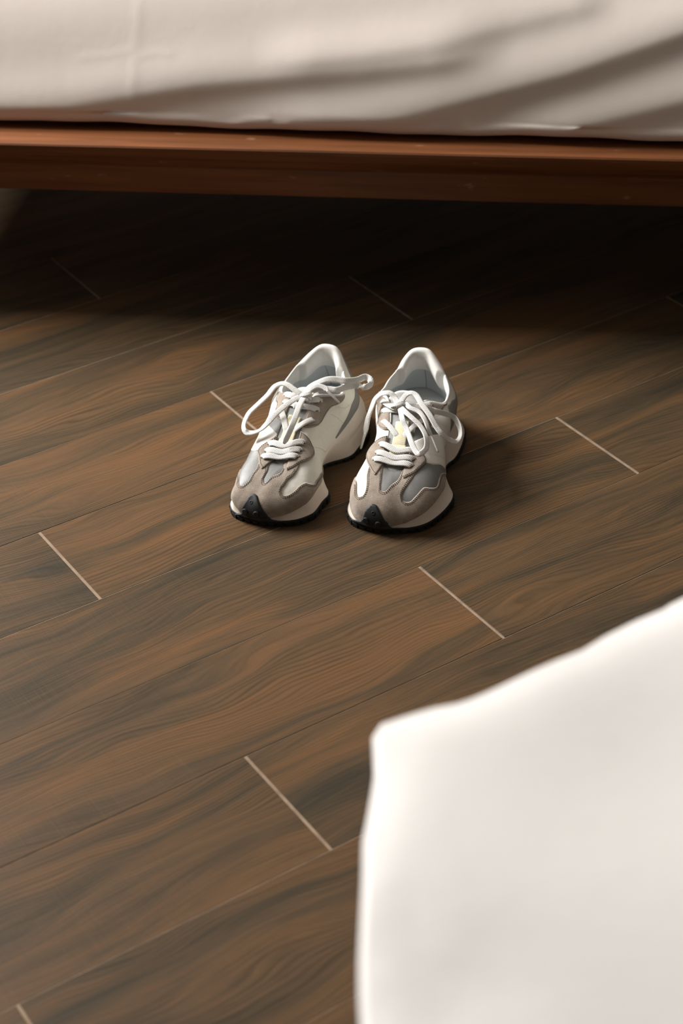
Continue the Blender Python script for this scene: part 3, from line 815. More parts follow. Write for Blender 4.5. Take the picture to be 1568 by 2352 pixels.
# ------------------------------------------------------------------ outlines (theta, v), one set for each shoe
OUT = {'R': {}, 'L': {}}
OUT['R'].update(
 cap=[(6.75, -0.10), (6.3, 0.04), (5.9, 0.19), (5.46, 0.301), (4.96, 0.315), (4.47, 0.289), (4.06, 0.386), (3.75, 0.477), (3.37, 0.488), (2.75, 0.453), (2.34, 0.414), (1.93, 0.426), (1.62, 0.472), (1.62, 0.532), (2.08, 0.608), (2.86, 0.694), (3.72, 0.745), (4.27, 0.760), (4.5, 0.82), (4.2, 0.93), (3.62, 0.985), (3.21, 0.955), (2.54, 0.905), (1.56, 0.799), (0.39, 0.73), (-0.09, 0.635), (-0.34, 0.614), (-0.62, 0.627), (-0.76, 0.674), (-1.26, 0.794), (-2.26, 0.906), (-2.9, 0.96), (-3.5, 0.97), (-4.0, 0.88), (-3.9, 0.76), (-3.5, 0.685), (-2.97, 0.650), (-2.27, 0.575), (-1.87, 0.484), (-1.82, 0.402), (-2.06, 0.335), (-2.38, 0.330), (-2.72, 0.375), (-3.02, 0.395), (-3.33, 0.365), (-3.9, 0.22), (-4.6, 0.09), (-5.6, 0.0), (-5.6, -0.06), (-4.4, -0.06), (-3.1, -0.30), (-2.2, -0.6), (-1.5, -0.9), (0.0, -0.9), (0.6, -0.55), (1.1, -0.22), (1.65, -0.03), (2.8, 0.04), (3.8, 0.04), (4.8, 0.04), (6.05, -0.06)],
 guard=[(-0.71, 0.376), (-0.86, 0.36), (-0.98, 0.30), (-1.14, 0.215), (-1.32, -0.2), (-1.5, -0.7), (-2.1, -1.0), (-1.5, -1.05), (0.0, -1.05), (1.2, -1.03), (0.60, -0.80), (0.42, -0.02), (0.18, 0.12), (-0.08, 0.235), (-0.42, 0.35), (-0.56, 0.374)],
 studs=[(-0.57, 0.225, 2.3, 0.5, True), (-0.98, 0.03, 3.7, 1.7, False), (-0.20, 0.03, 3.7, 1.7, False)],
 grey_center=[(-3.6, 1.0), (-3.0, 0.9), (-1.6, 0.72), (-0.9, 0.57), (-0.3, 0.55), (0.6, 0.66), (1.9, 0.80), (3.0, 0.92), (3.8, 1.0), (1.5, 1.0), (0.0, 1.0), (-1.5, 1.0)],
 grey_side=[(6.9, -0.02), (6.45, 0.10), (5.98, 0.351), (5.5, 0.524), (5.26, 0.669), (4.9, 0.74), (4.3, 0.80), (3.2, 0.76), (2.0, 0.66), (1.4, 0.55), (1.4, 0.42), (1.9, 0.36), (2.8, 0.38), (3.5, 0.42), (4.0, 0.28), (4.8, 0.22), (5.6, 0.1), (6.2, -0.02)],
 wing_side=[(2.49, 0.798), (2.85, 0.79), (3.19, 0.795), (4.27, 0.749), (5.09, 0.674), (5.33, 0.655), (5.5, 0.67), (5.68, 0.725), (5.74, 0.795), (5.78, 0.9), (5.88, 1.0), (5.3, 1.0), (4.6, 1.0), (3.9, 1.0), (3.35, 0.945), (2.6, 0.855)],
 wing_inner=[(-2.3, 0.758), (-2.6, 0.745), (-3.0, 0.735), (-3.6, 0.685), (-4.66, 0.53), (-5.1, 0.45), (-5.34, 0.44), (-5.46, 0.52), (-5.5, 0.644), (-5.56, 0.80), (-5.55, 1.0), (-4.9, 1.0), (-4.2, 1.0), (-3.5, 1.0), (-2.75, 0.90), (-2.35, 0.80)],
 eye=[(-4.97, 0.86), (-4.4, 0.82), (-3.94, 0.78), (5.55, 0.90), (4.93, 0.886), (4.32, 0.868)],
 dash=[[(8.21, 0.485), (8.47, 0.334), (8.76, 0.145), (8.9, 0.02)], [(6.03, 0.621), (6.22, 0.497), (6.9, 0.12)]],
)
OUT['L'].update(
 cap=[(-5.75, -0.10), (-5.2, 0.04), (-4.73, 0.155), (-4.05, 0.204), (-3.68, 0.212), (-3.48, 0.261), (-3.19, 0.364), (-2.97, 0.433), (-2.51, 0.454), (-1.9, 0.419), (-1.47, 0.413), (-1.15, 0.445), (-0.98, 0.508), (-1.02, 0.568), (-1.73, 0.642), (-2.44, 0.660), (-3.0, 0.70), (-3.6, 0.74), (-3.9, 0.82), (-3.6, 0.93), (-2.9, 0.985), (-2.1, 0.975), (-0.98, 0.913), (-0.5, 0.82), (0.21, 0.765), (0.56, 0.683), (0.69, 0.641), (1.08, 0.638), (1.57, 0.683), (1.73, 0.73), (2.21, 0.824), (3.3, 0.91), (4.04, 0.95), (4.5, 0.87), (4.4, 0.77), (3.92, 0.735), (3.3, 0.690), (3.0, 0.604), (2.68, 0.508), (2.70, 0.43), (2.98, 0.385), (3.48, 0.354), (3.84, 0.351), (4.3, 0.31), (4.6, 0.27), (5.2, 0.16), (5.9, 0.03), (6.6, -0.02), (6.6, -0.07), (5.2, -0.05), (3.6, 0.02), (2.59, 0.04), (2.0, -0.2), (1.5, -0.6), (0.8, -0.9), (-0.3, -0.7), (-0.77, -0.30), (-1.48, -0.217), (-2.26, -0.148), (-3.07, -0.06), (-3.91, -0.04), (-4.8, -0.04)],
 guard=[(1.16, 0.409), (1.30, 0.395), (1.38, 0.34), (1.33, 0.24), (1.40, -0.1), (1.50, -0.6), (2.0, -1.0), (1.4, -1.05), (0.0, -1.05), (-1.4, -1.03), (-0.80, -0.7), (-0.62, -0.10), (-0.44, 0.10), (0.09, 0.29), (0.62, 0.39), (0.92, 0.412)],
 studs=[(0.74, 0.27, 2.3, 0.5, True), (0.98, 0.06, 3.7, 1.7, False), (0.10, 0.08, 3.7, 1.7, False)],
 grey_center=[(4.2, 1.0), (3.2, 0.86), (2.1, 0.76), (1.6, 0.63), (1.1, 0.57), (0.6, 0.58), (0.1, 0.70), (-0.9, 0.84), (-2.4, 0.95), (-3.0, 1.0), (-1.5, 1.0), (0.0, 1.0), (2.0, 1.0)],
 grey_side=[(6.9, -0.02), (6.55, 0.16), (6.25, 0.347), (5.8, 0.53), (5.35, 0.683), (5.0, 0.74), (4.6, 0.80), (3.4, 0.78), (2.7, 0.66), (2.4, 0.5), (2.5, 0.38), (3.2, 0.30), (3.9, 0.28), (4.5, 0.22), (5.3, 0.06), (6.2, -0.02)],
 wing_side=[(2.9, 0.766), (3.32, 0.762), (4.44, 0.732), (4.95, 0.685), (5.20, 0.680), (5.41, 0.728), (5.62, 0.83), (5.85, 0.93), (6.0, 1.0), (5.3, 1.0), (4.6, 1.0), (3.9, 1.0), (3.2, 0.89), (2.9, 0.81)],
 wing_inner=[(-2.14, 0.803), (-2.6, 0.795), (-3.61, 0.74), (-4.3, 0.60), (-4.70, 0.525), (-5.07, 0.495), (-5.30, 0.525), (-5.41, 0.569), (-5.52, 0.70), (-5.58, 0.85), (-5.63, 1.0), (-5.0, 1.0), (-4.3, 1.0), (-3.6, 1.0), (-2.9, 0.955), (-2.15, 0.84)],
 eye=[(5.40, 0.90), (4.84, 0.86), (4.36, 0.80), (-5.03, 0.831), (-4.44, 0.828), (-3.82, 0.846)],
 dash=[[(23.08, 0.466), (22.79, 0.349), (22.59, 0.207), (22.43, 0.061)], [(-5.57, 0.49), (-6.06, 0.254), (-6.47, 0.01)], [(22.42, 0.572), (21.73, 0.429), (20.84, 0.281)]],
)
UP_SIDE = [(7.15, 1.0), (7.15, 0.92), (7.5, 0.74), (7.9, 0.68), (8.49, 0.67), (8.79, 0.61), (9.23, 0.631), (9.6, 0.74), (9.9, 0.84), (10.15, 0.93), (10.2, 1.0), (9.6, 1.0), (9.0, 1.0), (8.2, 1.0)]
UP_INNER = [(24.97, 1.0), (24.84, 0.84), (24.36, 0.62), (24.0, 0.555), (23.64, 0.546), (23.06, 0.567), (22.6, 0.62), (22.36, 0.651), (22.0, 0.74), (21.75, 0.83), (21.6, 0.93), (21.6, 1.0), (22.3, 1.0), (23.0, 1.0), (23.8, 1.0)]
HEEL = [(9.2, -0.03), (9.34, 0.126), (9.5, 0.36), (9.85, 0.70), (10.2, 0.84), (10.7, 0.80), (11.3, 0.62), (12.0, 0.55), (13.0, 0.60), (14.0, 0.78), (15.0, 0.92), (16.0, 0.95), (17.0, 0.92), (18.0, 0.78), (18.8, 0.52), (19.6, 0.34), (20.59, 0.285), (21.35, 0.19), (22.0, 0.115), (22.57, 0.065), (23.4, -0.01), (23.4, -0.06), (21.5, -0.06), (19.5, -0.06), (16.0, -0.06), (12.5, -0.06), (10.5, -0.06)]
LETTER = [(6.5, 0.02), (6.02, 0.335), (5.56, 0.515), (5.28, 0.67), (5.5, 0.85), (5.85, 0.985), (6.2, 0.985), (6.5, 0.87), (7.0, 0.68), (7.28, 0.57), (7.62, 0.43), (7.75, 0.47), (7.6, 0.64), (7.75, 0.66), (8.1, 0.66), (8.6, 0.58), (9.1, 0.60), (9.35, 0.62), (9.25, 0.30), (9.1, 0.0), (8.5, -0.02), (7.95, 0.02), (7.55, 0.16), (7.32, 0.16), (7.3, 0.0), (6.9, 0.0)]
QUARTER = [(6.1, 0.0), (5.9, 0.4), (5.75, 0.65), (5.8, 0.9), (5.9, 1.0), (6.6, 1.0), (7.4, 1.0), (7.9, 0.7), (8.6, 0.5), (8.6, 0.2), (8.5, 0.0), (7.3, -0.02)]
PATHS = {
    'R_tail_left': [(9.2, 127.1, 86.5), (3.5, 137.0, 89.5), (-1.8, 141.5, 92.5), (-7.6, 142.1, 92.5), (-14.1, 143.3, 89.5), (-20.6, 143.9, 81.5), (-24.0, 136.6, 73.5), (-28.3, 137.0, 59.5), (-31.0, 130.0, 44.0)],
    'R_aglet_left': [(-30.9, 129.1, 44.0), (-35.9, 126.3, 25.0)],
    'R_loop_right': [(5.4, 126.6, 85.5), (11.8, 132.4, 89.5), (15.8, 138.1, 93.5), (21.2, 140.3, 95.5), (27.7, 137.7, 94.5), (35.6, 124.6, 91.5), (46.8, 110.6, 85.5), (55.6, 99.8, 77.5), (62.8, 94.4, 71.5), (69.9, 97.4, 63.5), (77.1, 99.9, 60.0), (80.1, 114.2, 58.0), (77.8, 130.1, 60.0), (69.9, 144.2, 63.5), (61.2, 138.4, 71.5), (52.5, 132.2, 77.5), (46.8, 131.9, 79.5), (37.6, 130.5, 82.5), (22.1, 132.6, 83.5), (12.9, 130.8, 84.5)],
    'R_tail_right': [(12.8, 131.9, 85.5), (17.0, 129.1, 87.5), (22.8, 121.6, 87.5), (33.7, 117.1, 85.5), (41.0, 107.7, 82.5), (46.8, 95.3, 77.5), (50.7, 93.8, 70.5)],
    'R_aglet_right': [(50.7, 93.8, 70.5), (59.8, 82.1, 56.0)],
    'R_loop_mid': [(9.9, 125.4, 86.5), (19.4, 111.4, 87.5), (29.2, 101.6, 85.5), (38.7, 93.3, 81.5), (46.5, 79.5, 76.5), (47.9, 68.4, 69.5), (41.1, 60.0, 66.5), (35.0, 67.5, 67.5), (29.4, 78.6, 71.5), (22.2, 94.3, 77.5), (16.7, 103.4, 83.5), (12.9, 117.5, 85.5), (10.2, 126.2, 85.5)],
    'L_loop_left': [(17.3, 140.6, 86.5), (12.3, 138.0, 88.5), (4.1, 140.7, 91.5), (-5.6, 144.2, 94.5), (-12.9, 143.9, 94.5), (-19.3, 137.9, 92.5), (-22.8, 124.3, 88.5), (-30.8, 112.3, 81.5), (-37.3, 101.4, 75.5), (-39.0, 89.7, 67.5), (-34.4, 82.2, 63.5), (-26.0, 82.0, 63.5), (-17.5, 85.6, 66.5), (-11.7, 93.3, 71.5), (-5.8, 107.3, 77.5), (2.3, 118.6, 83.5), (10.1, 130.5, 86.5), (16.8, 140.4, 86.5)],
    'L_loop_right': [(15.4, 145.7, 86.5), (18.5, 154.1, 89.5), (25.7, 161.4, 92.5), (34.6, 167.5, 94.5), (45.7, 170.7, 94.5), (57.2, 172.3, 93.5), (66.4, 180.7, 91.5), (72.4, 191.2, 90.5), (79.2, 189.1, 89.5), (81.7, 181.7, 87.5), (77.4, 176.4, 86.5), (66.4, 176.7, 86.5), (56.5, 170.3, 86.5), (48.8, 161.2, 86.5), (40.7, 160.0, 86.5), (28.9, 158.8, 86.5), (18.1, 148.2, 85.5)],
    'L_tail_right': [(17.7, 139.5, 86.5), (20.5, 148.9, 89.5), (26.7, 155.3, 91.5), (35.0, 156.0, 90.5), (39.7, 153.5, 88.5)],
    'L_aglet_right': [(40.2, 152.9, 88.5), (55.3, 149.4, 77.5)],
    'L_tail_down': [(18.8, 139.9, 86.5), (18.0, 130.5, 86.5), (17.9, 117.5, 83.5), (19.0, 104.5, 79.5), (19.7, 89.3, 75.5), (18.7, 77.1, 69.5), (17.6, 68.2, 65.5)],
}
def grid_mesh(name, Pts, closed_u, material, parent, smooth=True):
    a, b2 = Pts.shape[:2]; V = Pts.reshape(-1, 3); Fc = []
    for i in range(a if closed_u else a - 1):
        for j in range(b2 - 1):
            i2 = (i + 1) % a; Fc.append((i * b2 + j, i2 * b2 + j, i2 * b2 + j + 1, i * b2 + j + 1))
    o = link(name, mesh(name, V, Fc), material, parent, smooth)
    bm = bmesh.new(); bm.from_mesh(o.data); bmesh.ops.recalc_face_normals(bm, faces=bm.faces[:]); bm.to_mesh(o.data); bm.free()
    return o
def sm(x): return x * x * (3 - 2 * x)
def build_sneaker(side, label):
    f = FR[side]; e = empty('sneaker', (f['o'][0], f['o'][1], 0), -R(f['a']))
    tag(e, label, 'shoe', 'pair of sneakers on the floor')
    S = lambda th, v, off=0.0: surf(side, th, v, off)
    nt_ = NS * 8; TH_ = np.arange(nt_) / 8.0
    # upper shell
    vs = np.r_[-0.10, np.linspace(0, 1, 34)]
    A, B_ = np.meshgrid(TH_, vs, indexing='ij')
    sh = S(A, B_)
    grid_mesh('upper', sh, True, M['white'], e)
    # midsole: from under the feather line down to the outsole, with a shallow groove round the heel
    dv = np.r_[0.0, np.linspace(0.0, 1, 22)]
    A, B_ = np.meshgrid(TH_, -dv, indexing='ij'); mid = S(A, B_)
    off = np.zeros_like(A)
    heel = np.clip((A - 8.5) / 1.5, 0, 1) * np.clip((23.5 - A) / 1.5, 0, 1)
    off -= 0.9 * heel * np.exp(-((-B_ - 0.52) / 0.035) ** 2)
    off[:, 0] = -3.0
    mid = mid + normal(side, A, np.minimum(B_, -0.02)) * off[..., None] * 0.001
    grid_mesh('midsole', mid, True, M['midsole'], e)
    # outsole: a thin black layer under the midsole edge, closed below
    edge = S(TH_, np.full(nt_, -1.0)); cen = edge.mean(0)
    nn = normal(side, TH_, np.full(nt_, -0.97)); nn[:, 2] = 0; nn /= np.linalg.norm(nn, axis=1, keepdims=True)
    lay = []
    for o_, dz in ((-1.0, 0.3), (0.5, 0.3), (0.9, -0.6), (0.9, -3.4), (0.2, -4.2), (-2.0, -4.4)):
        q = edge + nn * o_ * 0.001; q[:, 2] = np.maximum(q[:, 2] + dz * 0.001, 0.0026 if dz < -3 else 0.003); lay.append(q)
    for k in (0.6, 0.25):
        q = lay[5].copy(); c = np.stack([np.interp(q[:, 1], [0, 0.25], [cen[0], cen[0]]), np.clip(q[:, 1], 0.05, 0.2), np.full(nt_, 0.003)], 1)
        lay.append(c + (q - c) * k)
    lay = np.stack(lay, 1)
    osole = grid_mesh('outsole', lay, True, M['rubber'], e)
    # lugs round the rim of the outsole
    q = lay[:, 3]; seg = np.linalg.norm(np.roll(q, -1, 0) - q, axis=1); acc = np.r_[0, np.cumsum(seg)]; tot = acc[-1]
    qq = np.vstack([q, q[:1]]); n2 = np.vstack([nn, nn[:1]])
    nl = int(tot / 0.0095)
    for i in range(nl):
        s = (i + 0.5) * tot / nl; c = np.array([np.interp(s, acc, qq[:, k]) for k in range(3)]); n_ = np.array([np.interp(s, acc, n2[:, k]) for k in range(3)])
        n_[2] = 0; n_ /= np.linalg.norm(n_); t = np.array([-n_[1], n_[0], 0])
        top = c[2] + 0.0012; bm = bmesh.new()
        vv = []
        for z, k in ((0.0, 0.85), (top, 1.0)):
            for a, b2 in ((-1, -6.5), (1, -6.5), (1, 0.7), (-1, 0.7)):
                p = c + t * a * 0.0036 * k + n_ * (b2 * 0.001 - (0 if z > 0 else 0.0006)); vv.append(bm.verts.new((p[0], p[1], z)))
        for fc in ((3, 2, 1, 0), (4, 5, 6, 7), (0, 1, 5, 4), (1, 2, 6, 5), (2, 3, 7, 6), (3, 0, 4, 7)): bm.faces.new([vv[k] for k in fc])
        from_bm('lug', bm, M['rubber'], osole)
    # collar: padded rim, lining, insole
    tc = np.linspace(8.9, 24.6, 310)
    T_ = S(tc, np.ones(310)); Bf = S(tc, np.zeros(310))
    cxc = (surf(side, np.array([11.5]), np.array([1.0]))[0] + surf(side, np.array([20.5]), np.array([1.0]))[0]) / 2
    axis = np.stack([np.full(310, cxc[0]), np.clip(T_[:, 1], 0.165, 0.205), T_[:, 2]], 1)
    ax2 = axis.copy(); ax2[:, 0] = axis[:, 0] + 0.0
    d = axis - T_; d[:, 2] = 0; d /= np.linalg.norm(d, axis=1, keepdims=True)
    hk = np.clip((tc - 12.9) / 0.5, 0, 1) * np.clip((19.1 - tc) / 0.5, 0, 1); hk = sm(hk); hz = sm(np.clip((tc - 11.9) / 2.2, 0, 1) * np.clip((20.1 - tc) / 2.2, 0, 1))
    p = 3.6 + 5.4 * hk; UPZ = np.array([0, 0, 1.0])
    crease = np.exp(-((tc - 12.95) / 0.09) ** 2) + np.exp(-((tc - 19.1) / 0.09) ** 2)
    rows = [T_ - d * 0.0002]
    for a, z, zh in ((0.10, 1.2, 1.6), (0.38, 2.1, 2.6), (0.72, 1.8, 2.0), (0.98, 0.2, -1.0), (1.10, -3.0, -7.0), (1.06, -7.0, -14.0), (0.85, -11.0, -20.0), (0.55, -15.0, -26.0)):
        rows.append(T_ + d * (a * p * 0.001)[:, None] + UPZ * (((z * (1 - hz) + zh * hz) - 1.6 * crease * (a > 0.05)) * 0.001)[:, None] - d * (crease * 1.8 * (0.3 < a) * 0.001)[:, None])
    grid_mesh('collar_padding', np.stack(rows, 1), False, M['padding'], e)
    low = Bf + d * 0.0065; low[:, 2] = 0.036 + 0.006 * np.clip((Bf[:, 1] - 0.13) / 0.1, 0, 1)
    r0 = rows[-1] + d * 0.0003
    lr = [rows[-2] - d * 0.0015, r0] + [r0 + (low - r0) * k + d * (math.sin(k * math.pi) * -0.0015) for k in np.linspace(0.12, 1, 9)]
    lining = grid_mesh('lining', np.stack(lr, 1), False, M['lining'], e)
    k0 = int(np.argmin(np.abs(tc - 15.6))); seam = np.stack([np.stack([r[k0], r[k0 + 1]]) for r in lr[1:]])
    sb = []
    for r in lr[1:]:
        c = r[k0] + d[k0] * 0.0004; t = np.array([d[k0][1], -d[k0][0], 0]); sb.append([c - t * 0.0004 - d[k0] * 0.0005, c + d[k0] * 0.0003, c + t * 0.0004 - d[k0] * 0.0005])
    grid_mesh('seam', np.array(sb), False, M['heelgrey'], lining)
    ti = np.linspace(6.3, NS - 6.2, 130); bi = S(ti, np.zeros(130)); ci = np.array([bi[:, 0].mean(), 0, 0])
    ring = []
    for k in (0.93, 0.6, 0.2):
        c = np.stack([np.interp(bi[:, 1], [0.0, 0.25], [ci[0], ci[0]]), np.clip(bi[:, 1], 0.07, 0.2), np.zeros(130)], 1)
        qv = c + (bi - c) * k; qv[:, 2] = 0.0365 + 0.005 * np.clip((qv[:, 1] - 0.11) / 0.1, 0, 1); ring.append(qv)
    inso = grid_mesh('insole', np.stack(ring, 1), True, M['lining'], e)
    # overlays on the shell
    O = OUT[side]
    patch('toe_box_panel', side, O['grey_center'], 0.35, 0.4, M['grey'], e, puff=0.8)
    patch('side_panel', side, O['grey_side'], 0.35, 0.4, M['grey'], e, puff=0.5)
    patch('quarter_panel', side, QUARTER, 0.3, 0.4, M['grey'], e)
    patch('side_letter', side, LETTER, 1.05, 0.7, M['logo'], e)
    patch('heel_counter', side, HEEL, 1.0, 0.9, M['heelgrey'], e)
    cap = patch('toe_overlay', side, O['cap'], 1.5, 1.2, M['suede'], e)
    w1 = patch('eyestay', side, O['wing_side'], 2.7, 1.3, M['suede'], e)
    w2 = patch('eyestay', side, O['wing_inner'], 2.7, 1.3, M['suede'], e)
    u1 = patch('upper_eyestay', side, UP_SIDE, 1.6, 1.2, M['suede'], e)
    u2 = patch('upper_eyestay', side, UP_INNER, 1.6, 1.2, M['suede'], e)
    g = patch('toe_guard', side, O['guard'], 3.4, 2.2, M['rubber'], e, 1.8)
    for th, v, r, h, rg in O['studs']: disc_on('stud', side, th, v, 3.3, r, h, M['rubber'], g, rg)
    # stitching: two rows inside the openings of the toe overlay, one round each eyestay
    C = O['cap']
    if side == 'R': spans = [(1, 17), (21, 32), (34, 44)]
    else: spans = [(1, 17), (22, 32), (34, 44)]
    sg = 1 if side == 'R' else 1
    ar = sum(to_uv3(*C[i])[0] * to_uv3(*C[(i + 1) % len(C)])[1] - to_uv3(*C[(i + 1) % len(C)])[0] * to_uv3(*C[i])[1] for i in range(len(C)))
    sgn = 1 if ar > 0 else -1
    ln = []
    for a, b2 in spans:
        ln += [(C[a:b2], 1.55, sgn * 1.3), (C[a:b2], 1.55, sgn * 2.7)]
    stitches(side, ln, cap, M['stitch'])
    for wname, P, ob, oo in (('w', O['wing_side'], w1, 2.75), ('w', O['wing_inner'], w2, 2.75), ('u', UP_SIDE, u1, 1.65), ('u', UP_INNER, u2, 1.65)):
        ar = sum(to_uv3(*P[i])[0] * to_uv3(*P[(i + 1) % len(P)])[1] - to_uv3(*P[(i + 1) % len(P)])[0] * to_uv3(*P[i])[1] for i in range(len(P)))
        stitches(side, [([q for q in P if q[1] < 0.99] if False else P[:-3], oo, (1 if ar > 0 else -1) * 1.5)], ob, M['stitch'])
    stitches(side, [(d_, 0.95, 0.0) for d_ in O['dash']], e, M['edge'], 1.2, 1.4, 0.4, 0.2)
    # tongue between the throat edges
    pr = [(2.2, 29.2), (3.4, 28.4), (4, 28), (5, 27), (6, 26), (7, 25), (8, 24), (8.6, 23.4), (9.0, 23.0)]
    rows = []; lip = []
    sa = np.array([q[0] for q in pr]); sb_ = np.array([q[1] for q in pr])
    tt = np.linspace(0, len(pr) - 1, 40); aa = np.interp(tt, range(len(pr)), sa); bb = np.interp(tt, range(len(pr)), sb_)
    PA, PB = S(aa, np.ones(40)), S(bb, np.ones(40))
    qs = np.linspace(-1, 1, 17)
    under = None
    for i in range(40):
        m_ = (PA[i] + PB[i]) / 2; h = (PA[i] - PB[i]) / 2
        wd = max(np.linalg.norm(h), 0.010); h = h / np.linalg.norm(h) * (wd * 1.18 + 0.002)
        z_ = (m_[2] - 0.0022)
        rows.append([m_ + h * q + np.array([0, 0, -0.0022 + 0.0035 * (1 - q * q)]) for q in qs])
    rows.insert(0, [q + np.array([0, -0.009, -0.0035]) for q in rows[0]])
    last = np.array(rows[-1]); hw = (last[-1] - last[0]) / 2; mc = (last[0] + last[-1]) / 2
    hw = hw / np.linalg.norm(hw) * 0.0195
    base_top = mc.copy(); base_top[2] -= 0.0065 if side == 'R' else 0.008; base_top[0] -= 0.003 if side == 'R' else 0.0
    for k, (dy, dz, wk) in enumerate(((4, 3.0, 1.0), (8, 6.0, 1.0), (11, 9.0, 0.97), (13, 11.5, 0.92), (14.5, 12.5, 0.86), (16.5, 12.2, 0.82), (17.5, 9.5, 0.84), (16.5, 5, 0.9), (14, 0, 0.95), (10, -6, 0.95))):
        rows.append([base_top + hw * q * wk + np.array([0, dy * 0.001 - 0.003 * (q * q), dz * 0.001 - 0.004 * q * q * q * q + 0.0025 * (1 - q * q) - 0.0022]) for q in qs])
    R_ = np.array(rows)
    ton = grid_mesh('tongue', R_[:42], False, M['tongue'], e)
    grid_mesh('tongue_padding', R_[41:], False, M['padding'], ton)
    def strip(i0, i1, hwid, lift, name, par):
        cc = R_[i0:i1, 8]; a_ = R_[i0:i1, 10] - R_[i0:i1, 6]; a_ /= np.linalg.norm(a_, axis=1, keepdims=True)
        k = np.linspace(0, 1, i1 - i0); lf = lift * np.clip(np.minimum(k, 1 - k) / 0.12, 0, 1) ** 0.5
        sec = [(-1, -1.0), (-1, 0.0), (-0.85, 0.3), (0, 0.45), (0.85, 0.3), (1, 0.0), (1, -1.0)]
        return grid_mesh(name, np.stack([cc + a_ * (s_ * hwid) + UPZ * ((lf + dz_) * 0.001)[:, None] for s_, dz_ in sec], 1), False, M['tag'], par)
    strip(9, 21, 0.0085, 2.2, 'lace_keeper', ton); strip(19, 29, 0.0075, 1.4, 'lace_keeper', ton)
    # eyelets: small dark rims
    eyes = O['eye']; EY = [S(np.array([a]), np.array([b2]), 2.7)[0] * 1000 for a, b2 in eyes]; EN = [normal(side, np.array([a]), np.array([b2]))[0] for a, b2 in eyes]
    upe_i = [(23.09, 0.86), (23.65, 0.80), (24.28, 0.80)]; upe_s = [(8.95, 0.86), (8.35, 0.84), (7.72, 0.84)]
    if side == 'L': upe_s = [(8.9, 0.90), (8.3, 0.88), (7.7, 0.88)]
    UI = [S(np.array([a]), np.array([b2]), 1.6)[0] * 1000 for a, b2 in upe_i]; US = [S(np.array([a]), np.array([b2]), 1.6)[0] * 1000 for a, b2 in upe_s]
    for (a, b2), of, ob in [(q, 2.7, w2 if q[0] < 0 else w1) for q in eyes] + [(q, 1.6, u2) for q in upe_i] + [(q, 1.6, u1) for q in upe_s]:
        disc_on('eyelet', side, a, b2, of, 2.0, 0.25, M['stitch'], ob, True, 12)
    # laces
    lz = 'lace'
    up_ = (0, -0.25, 1)
    W_ = 7.4 if side == 'R' else 7.8
    def tz(y):                                    # height of the tongue's middle at y (mm)
        c = R_[1:41, 8] * 1000; return np.interp(y, c[:, 1], c[:, 2])
    def tx(y):
        c = R_[1:41, 8] * 1000; return np.interp(y, c[:, 1], c[:, 0])
    def bar(P, Q, lift, dip, name='lace_bar', n1=None, n2=None, parent=None):
        P, Q = np.array(P), np.array(Q); out = (Q - P) / np.linalg.norm(Q - P)
        m_ = (P + Q) / 2 + np.array([0, -dip, 0]); m_[2] = max(tz(m_[1]) + lift, m_[2] + 1.0)
        a1 = P + (m_ - P) * 0.35 + np.array([0, 0, 2.0]); b1 = Q + (m_ - Q) * 0.35 + np.array([0, 0, 2.0])
        pts = [P + out * 1.0 + np.array([0, 0, -3.0]), P + out * 0.2 + np.array([0, 0, 0.4]), a1, m_, b1, Q - out * 0.2 + np.array([0, 0, 0.4]), Q - out * 1.0 + np.array([0, 0, -3.0])]
        return ribbon(name, pts, (0, -0.45, 1), W_, 1.7, M['lace'], parent, (0.5, 0.5))
    knot_xyz = np.array(PATHS[side + '_tail_left'][0] if side == 'R' else PATHS['L_tail_down'][0])
    # knot: a tight wrapped band
    kp = [knot_xyz + np.array(q) for q in ((-7, 2, -4), (-5.5, -2.5, 1.5), (-1, -3.5, 3.2), (4, 0, 3.4), (6, 3, 0.5), (2, 4.5, -3.5), (-4, 3.5, -3), (-6, -1, 0.5), (-2, -3, 2.2), (3, -2.5, 1.8), (6, 0, -2.5))]
    lace = ribbon(lz, kp, (0, -0.5, 1), 6.0, 1.7, M['lace'], e)
    e1, e2, e3, r1, r2, r3 = EY[2], EY[1], EY[0], EY[5], EY[4], EY[3]     # 1 = lowest pair
    bar(e1, r1, 3.2, 1.0, parent=lace); bar(e2, r2, 4.2, 4.5, parent=lace); bar(e3, r3, 4.6, 7.0, parent=lace)
    # from the third pair up under the gap to the fourth pair
    def rung(P, y_to, xo):
        P = np.array(P); q = np.array((tx(y_to) + xo, y_to, tz(y_to) + 0.8)); m_ = (P + q) / 2 + np.array((0, 0, 2.4))
        return ribbon('lace_bar', [P + np.array((0, 0.6, -2.5)), P + np.array((0, 0, 0.6)), m_, q + np.array((0, 0, 0.6)), q + (q - m_) * 0.35 + np.array((0, 0, -2.5))], (0, -0.3, 1), W_ - 0.8, 1.6, M['lace'], lace, (0.6, 0.8))
    s_ = 1 if side == 'R' else -1
    rung(UI[2], 96, -5 * s_); rung(US[2], 96, 5 * s_)
    kk = knot_xyz
    for P, lift in ((UI[1], 3.4), (US[1], 3.0)):
        P = np.array(P); q = np.array((tx(P[1] - 5), P[1] - 6, tz(P[1] - 6) + lift)); m_ = P + (q - P) * 0.5 + np.array((0, 0, 1.6))
        ribbon('lace_bar', [P + np.array((0, 0, -2.5)), P + (q - P) * 0.05 + np.array((0, 0, 0.8)), m_, q, q + (q - P) * 0.25 + np.array((0, -1, -1.2))], (0, -0.45, 1), W_, 1.7, M['lace'], lace, (0.6, 0.8))
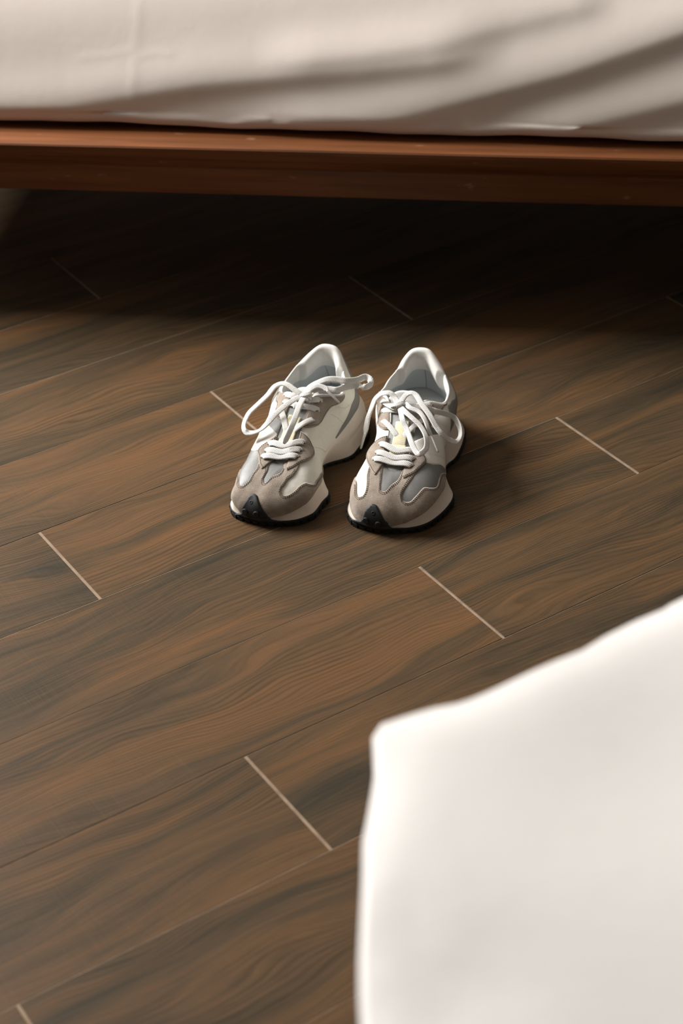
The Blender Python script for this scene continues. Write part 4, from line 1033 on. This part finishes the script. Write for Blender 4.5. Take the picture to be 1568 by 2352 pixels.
    for P in (UI[0], US[0]):
        P = np.array(P); q = kk + np.array((np.sign(P[0] - kk[0]) * 3.0, -1.0, -3.5)); m_ = P + (q - P) * 0.5 + np.array((0, -1.5, 1.0))
        ribbon('lace_bar', [P + np.array((0, 0, -2.5)), P + (q - P) * 0.06 + np.array((0, 0, 1.0)), m_, q], (0, -0.45, 1), W_, 1.7, M['lace'], lace, (0.6, 1))
    FACE = (-0.05, -0.55, 0.83)
    if side == 'R':
        ribbon('lace_end', PATHS['R_tail_left'], [FACE, (0, -0.3, 1), (-0.2, -0.4, 0.9), (-0.5, -0.5, 0.6), (-0.6, -0.6, 0.5), (-0.5, -0.7, 0.5), (-0.3, -0.8, 0.5)], 6.8, 1.6, M['lace'], lace, (1, 0.42))
        ribbon('bow_loop', PATHS['R_loop_right'], [FACE, (0, -0.3, 1), (0.1, -0.4, 0.9), (0.2, -0.5, 0.85), (0.2, -0.5, 0.85), (-0.1, -0.7, 0.7), (-0.7, -0.3, 0.5), (-0.4, -0.6, 0.5), (-0.1, -0.7, 0.3), (0, -0.6, 0.6), FACE], 6.4, 1.6, M['lace'], lace)
        ribbon('lace_end', PATHS['R_tail_right'], [FACE, (0.1, -0.4, 0.9), (0.5, -0.4, 0.75), (0.75, -0.3, 0.6)], 5.6, 1.6, M['lace'], lace, (1, 0.5))
        ribbon('bow_loop', PATHS['R_loop_mid'], [FACE, (0.3, -0.4, 0.85), (0.45, -0.4, 0.8), (0.5, -0.3, 0.8), (0.3, -0.7, 0.6), (-0.5, -0.5, 0.7), (-0.3, -0.5, 0.8), FACE], 6.4, 1.6, M['lace'], lace)
        ag = ('R_aglet_left', 'R_aglet_right')
    else:
        ribbon('bow_loop', PATHS['L_loop_left'], [FACE, (0, -0.3, 1), (-0.1, -0.4, 0.9), (-0.3, -0.5, 0.8), (-0.4, -0.5, 0.8), (-0.5, -0.4, 0.4), (0.1, 0.2, 0.9), (0.3, -0.1, 1), (0.1, -0.5, 0.8), FACE], 6.8, 1.6, M['lace'], lace)
        ribbon('bow_loop', PATHS['L_loop_right'], [FACE, (-0.2, -0.5, 0.8), (0, -0.75, 0.6), (0.1, -0.85, 0.5), (0.3, -0.85, 0.4), (0.9, -0.1, 0.1), (0.1, -0.9, 0.4), (0.1, -0.7, 0.6), FACE], 7.4, 1.6, M['lace'], lace)
        ribbon('lace_end', PATHS['L_tail_right'], FACE, 6.0, 1.6, M['lace'], lace, (1, 0.45))
        ribbon('lace_end', PATHS['L_tail_down'], [FACE, (0.15, -0.5, 0.85), (0.5, -0.4, 0.75), (0.6, -0.4, 0.7)], 6.8, 1.6, M['lace'], lace, (1, 0.5))
        ag = ('L_aglet_right',)
    for n_ in ag:
        a, b2 = PATHS[n_]; lathe_along('aglet', a, b2, [(-0.06, 1.2), (0.0, 1.5), (0.9, 1.35), (1.0, 0.9)], M['aglet'], lace)
    return e
build_sneaker('R', 'right-hand taupe and grey sneaker, lace bow hanging down over its dark grey side panel')
build_sneaker('L', 'left-hand taupe and white sneaker, one lace loop stretched across its open collar')
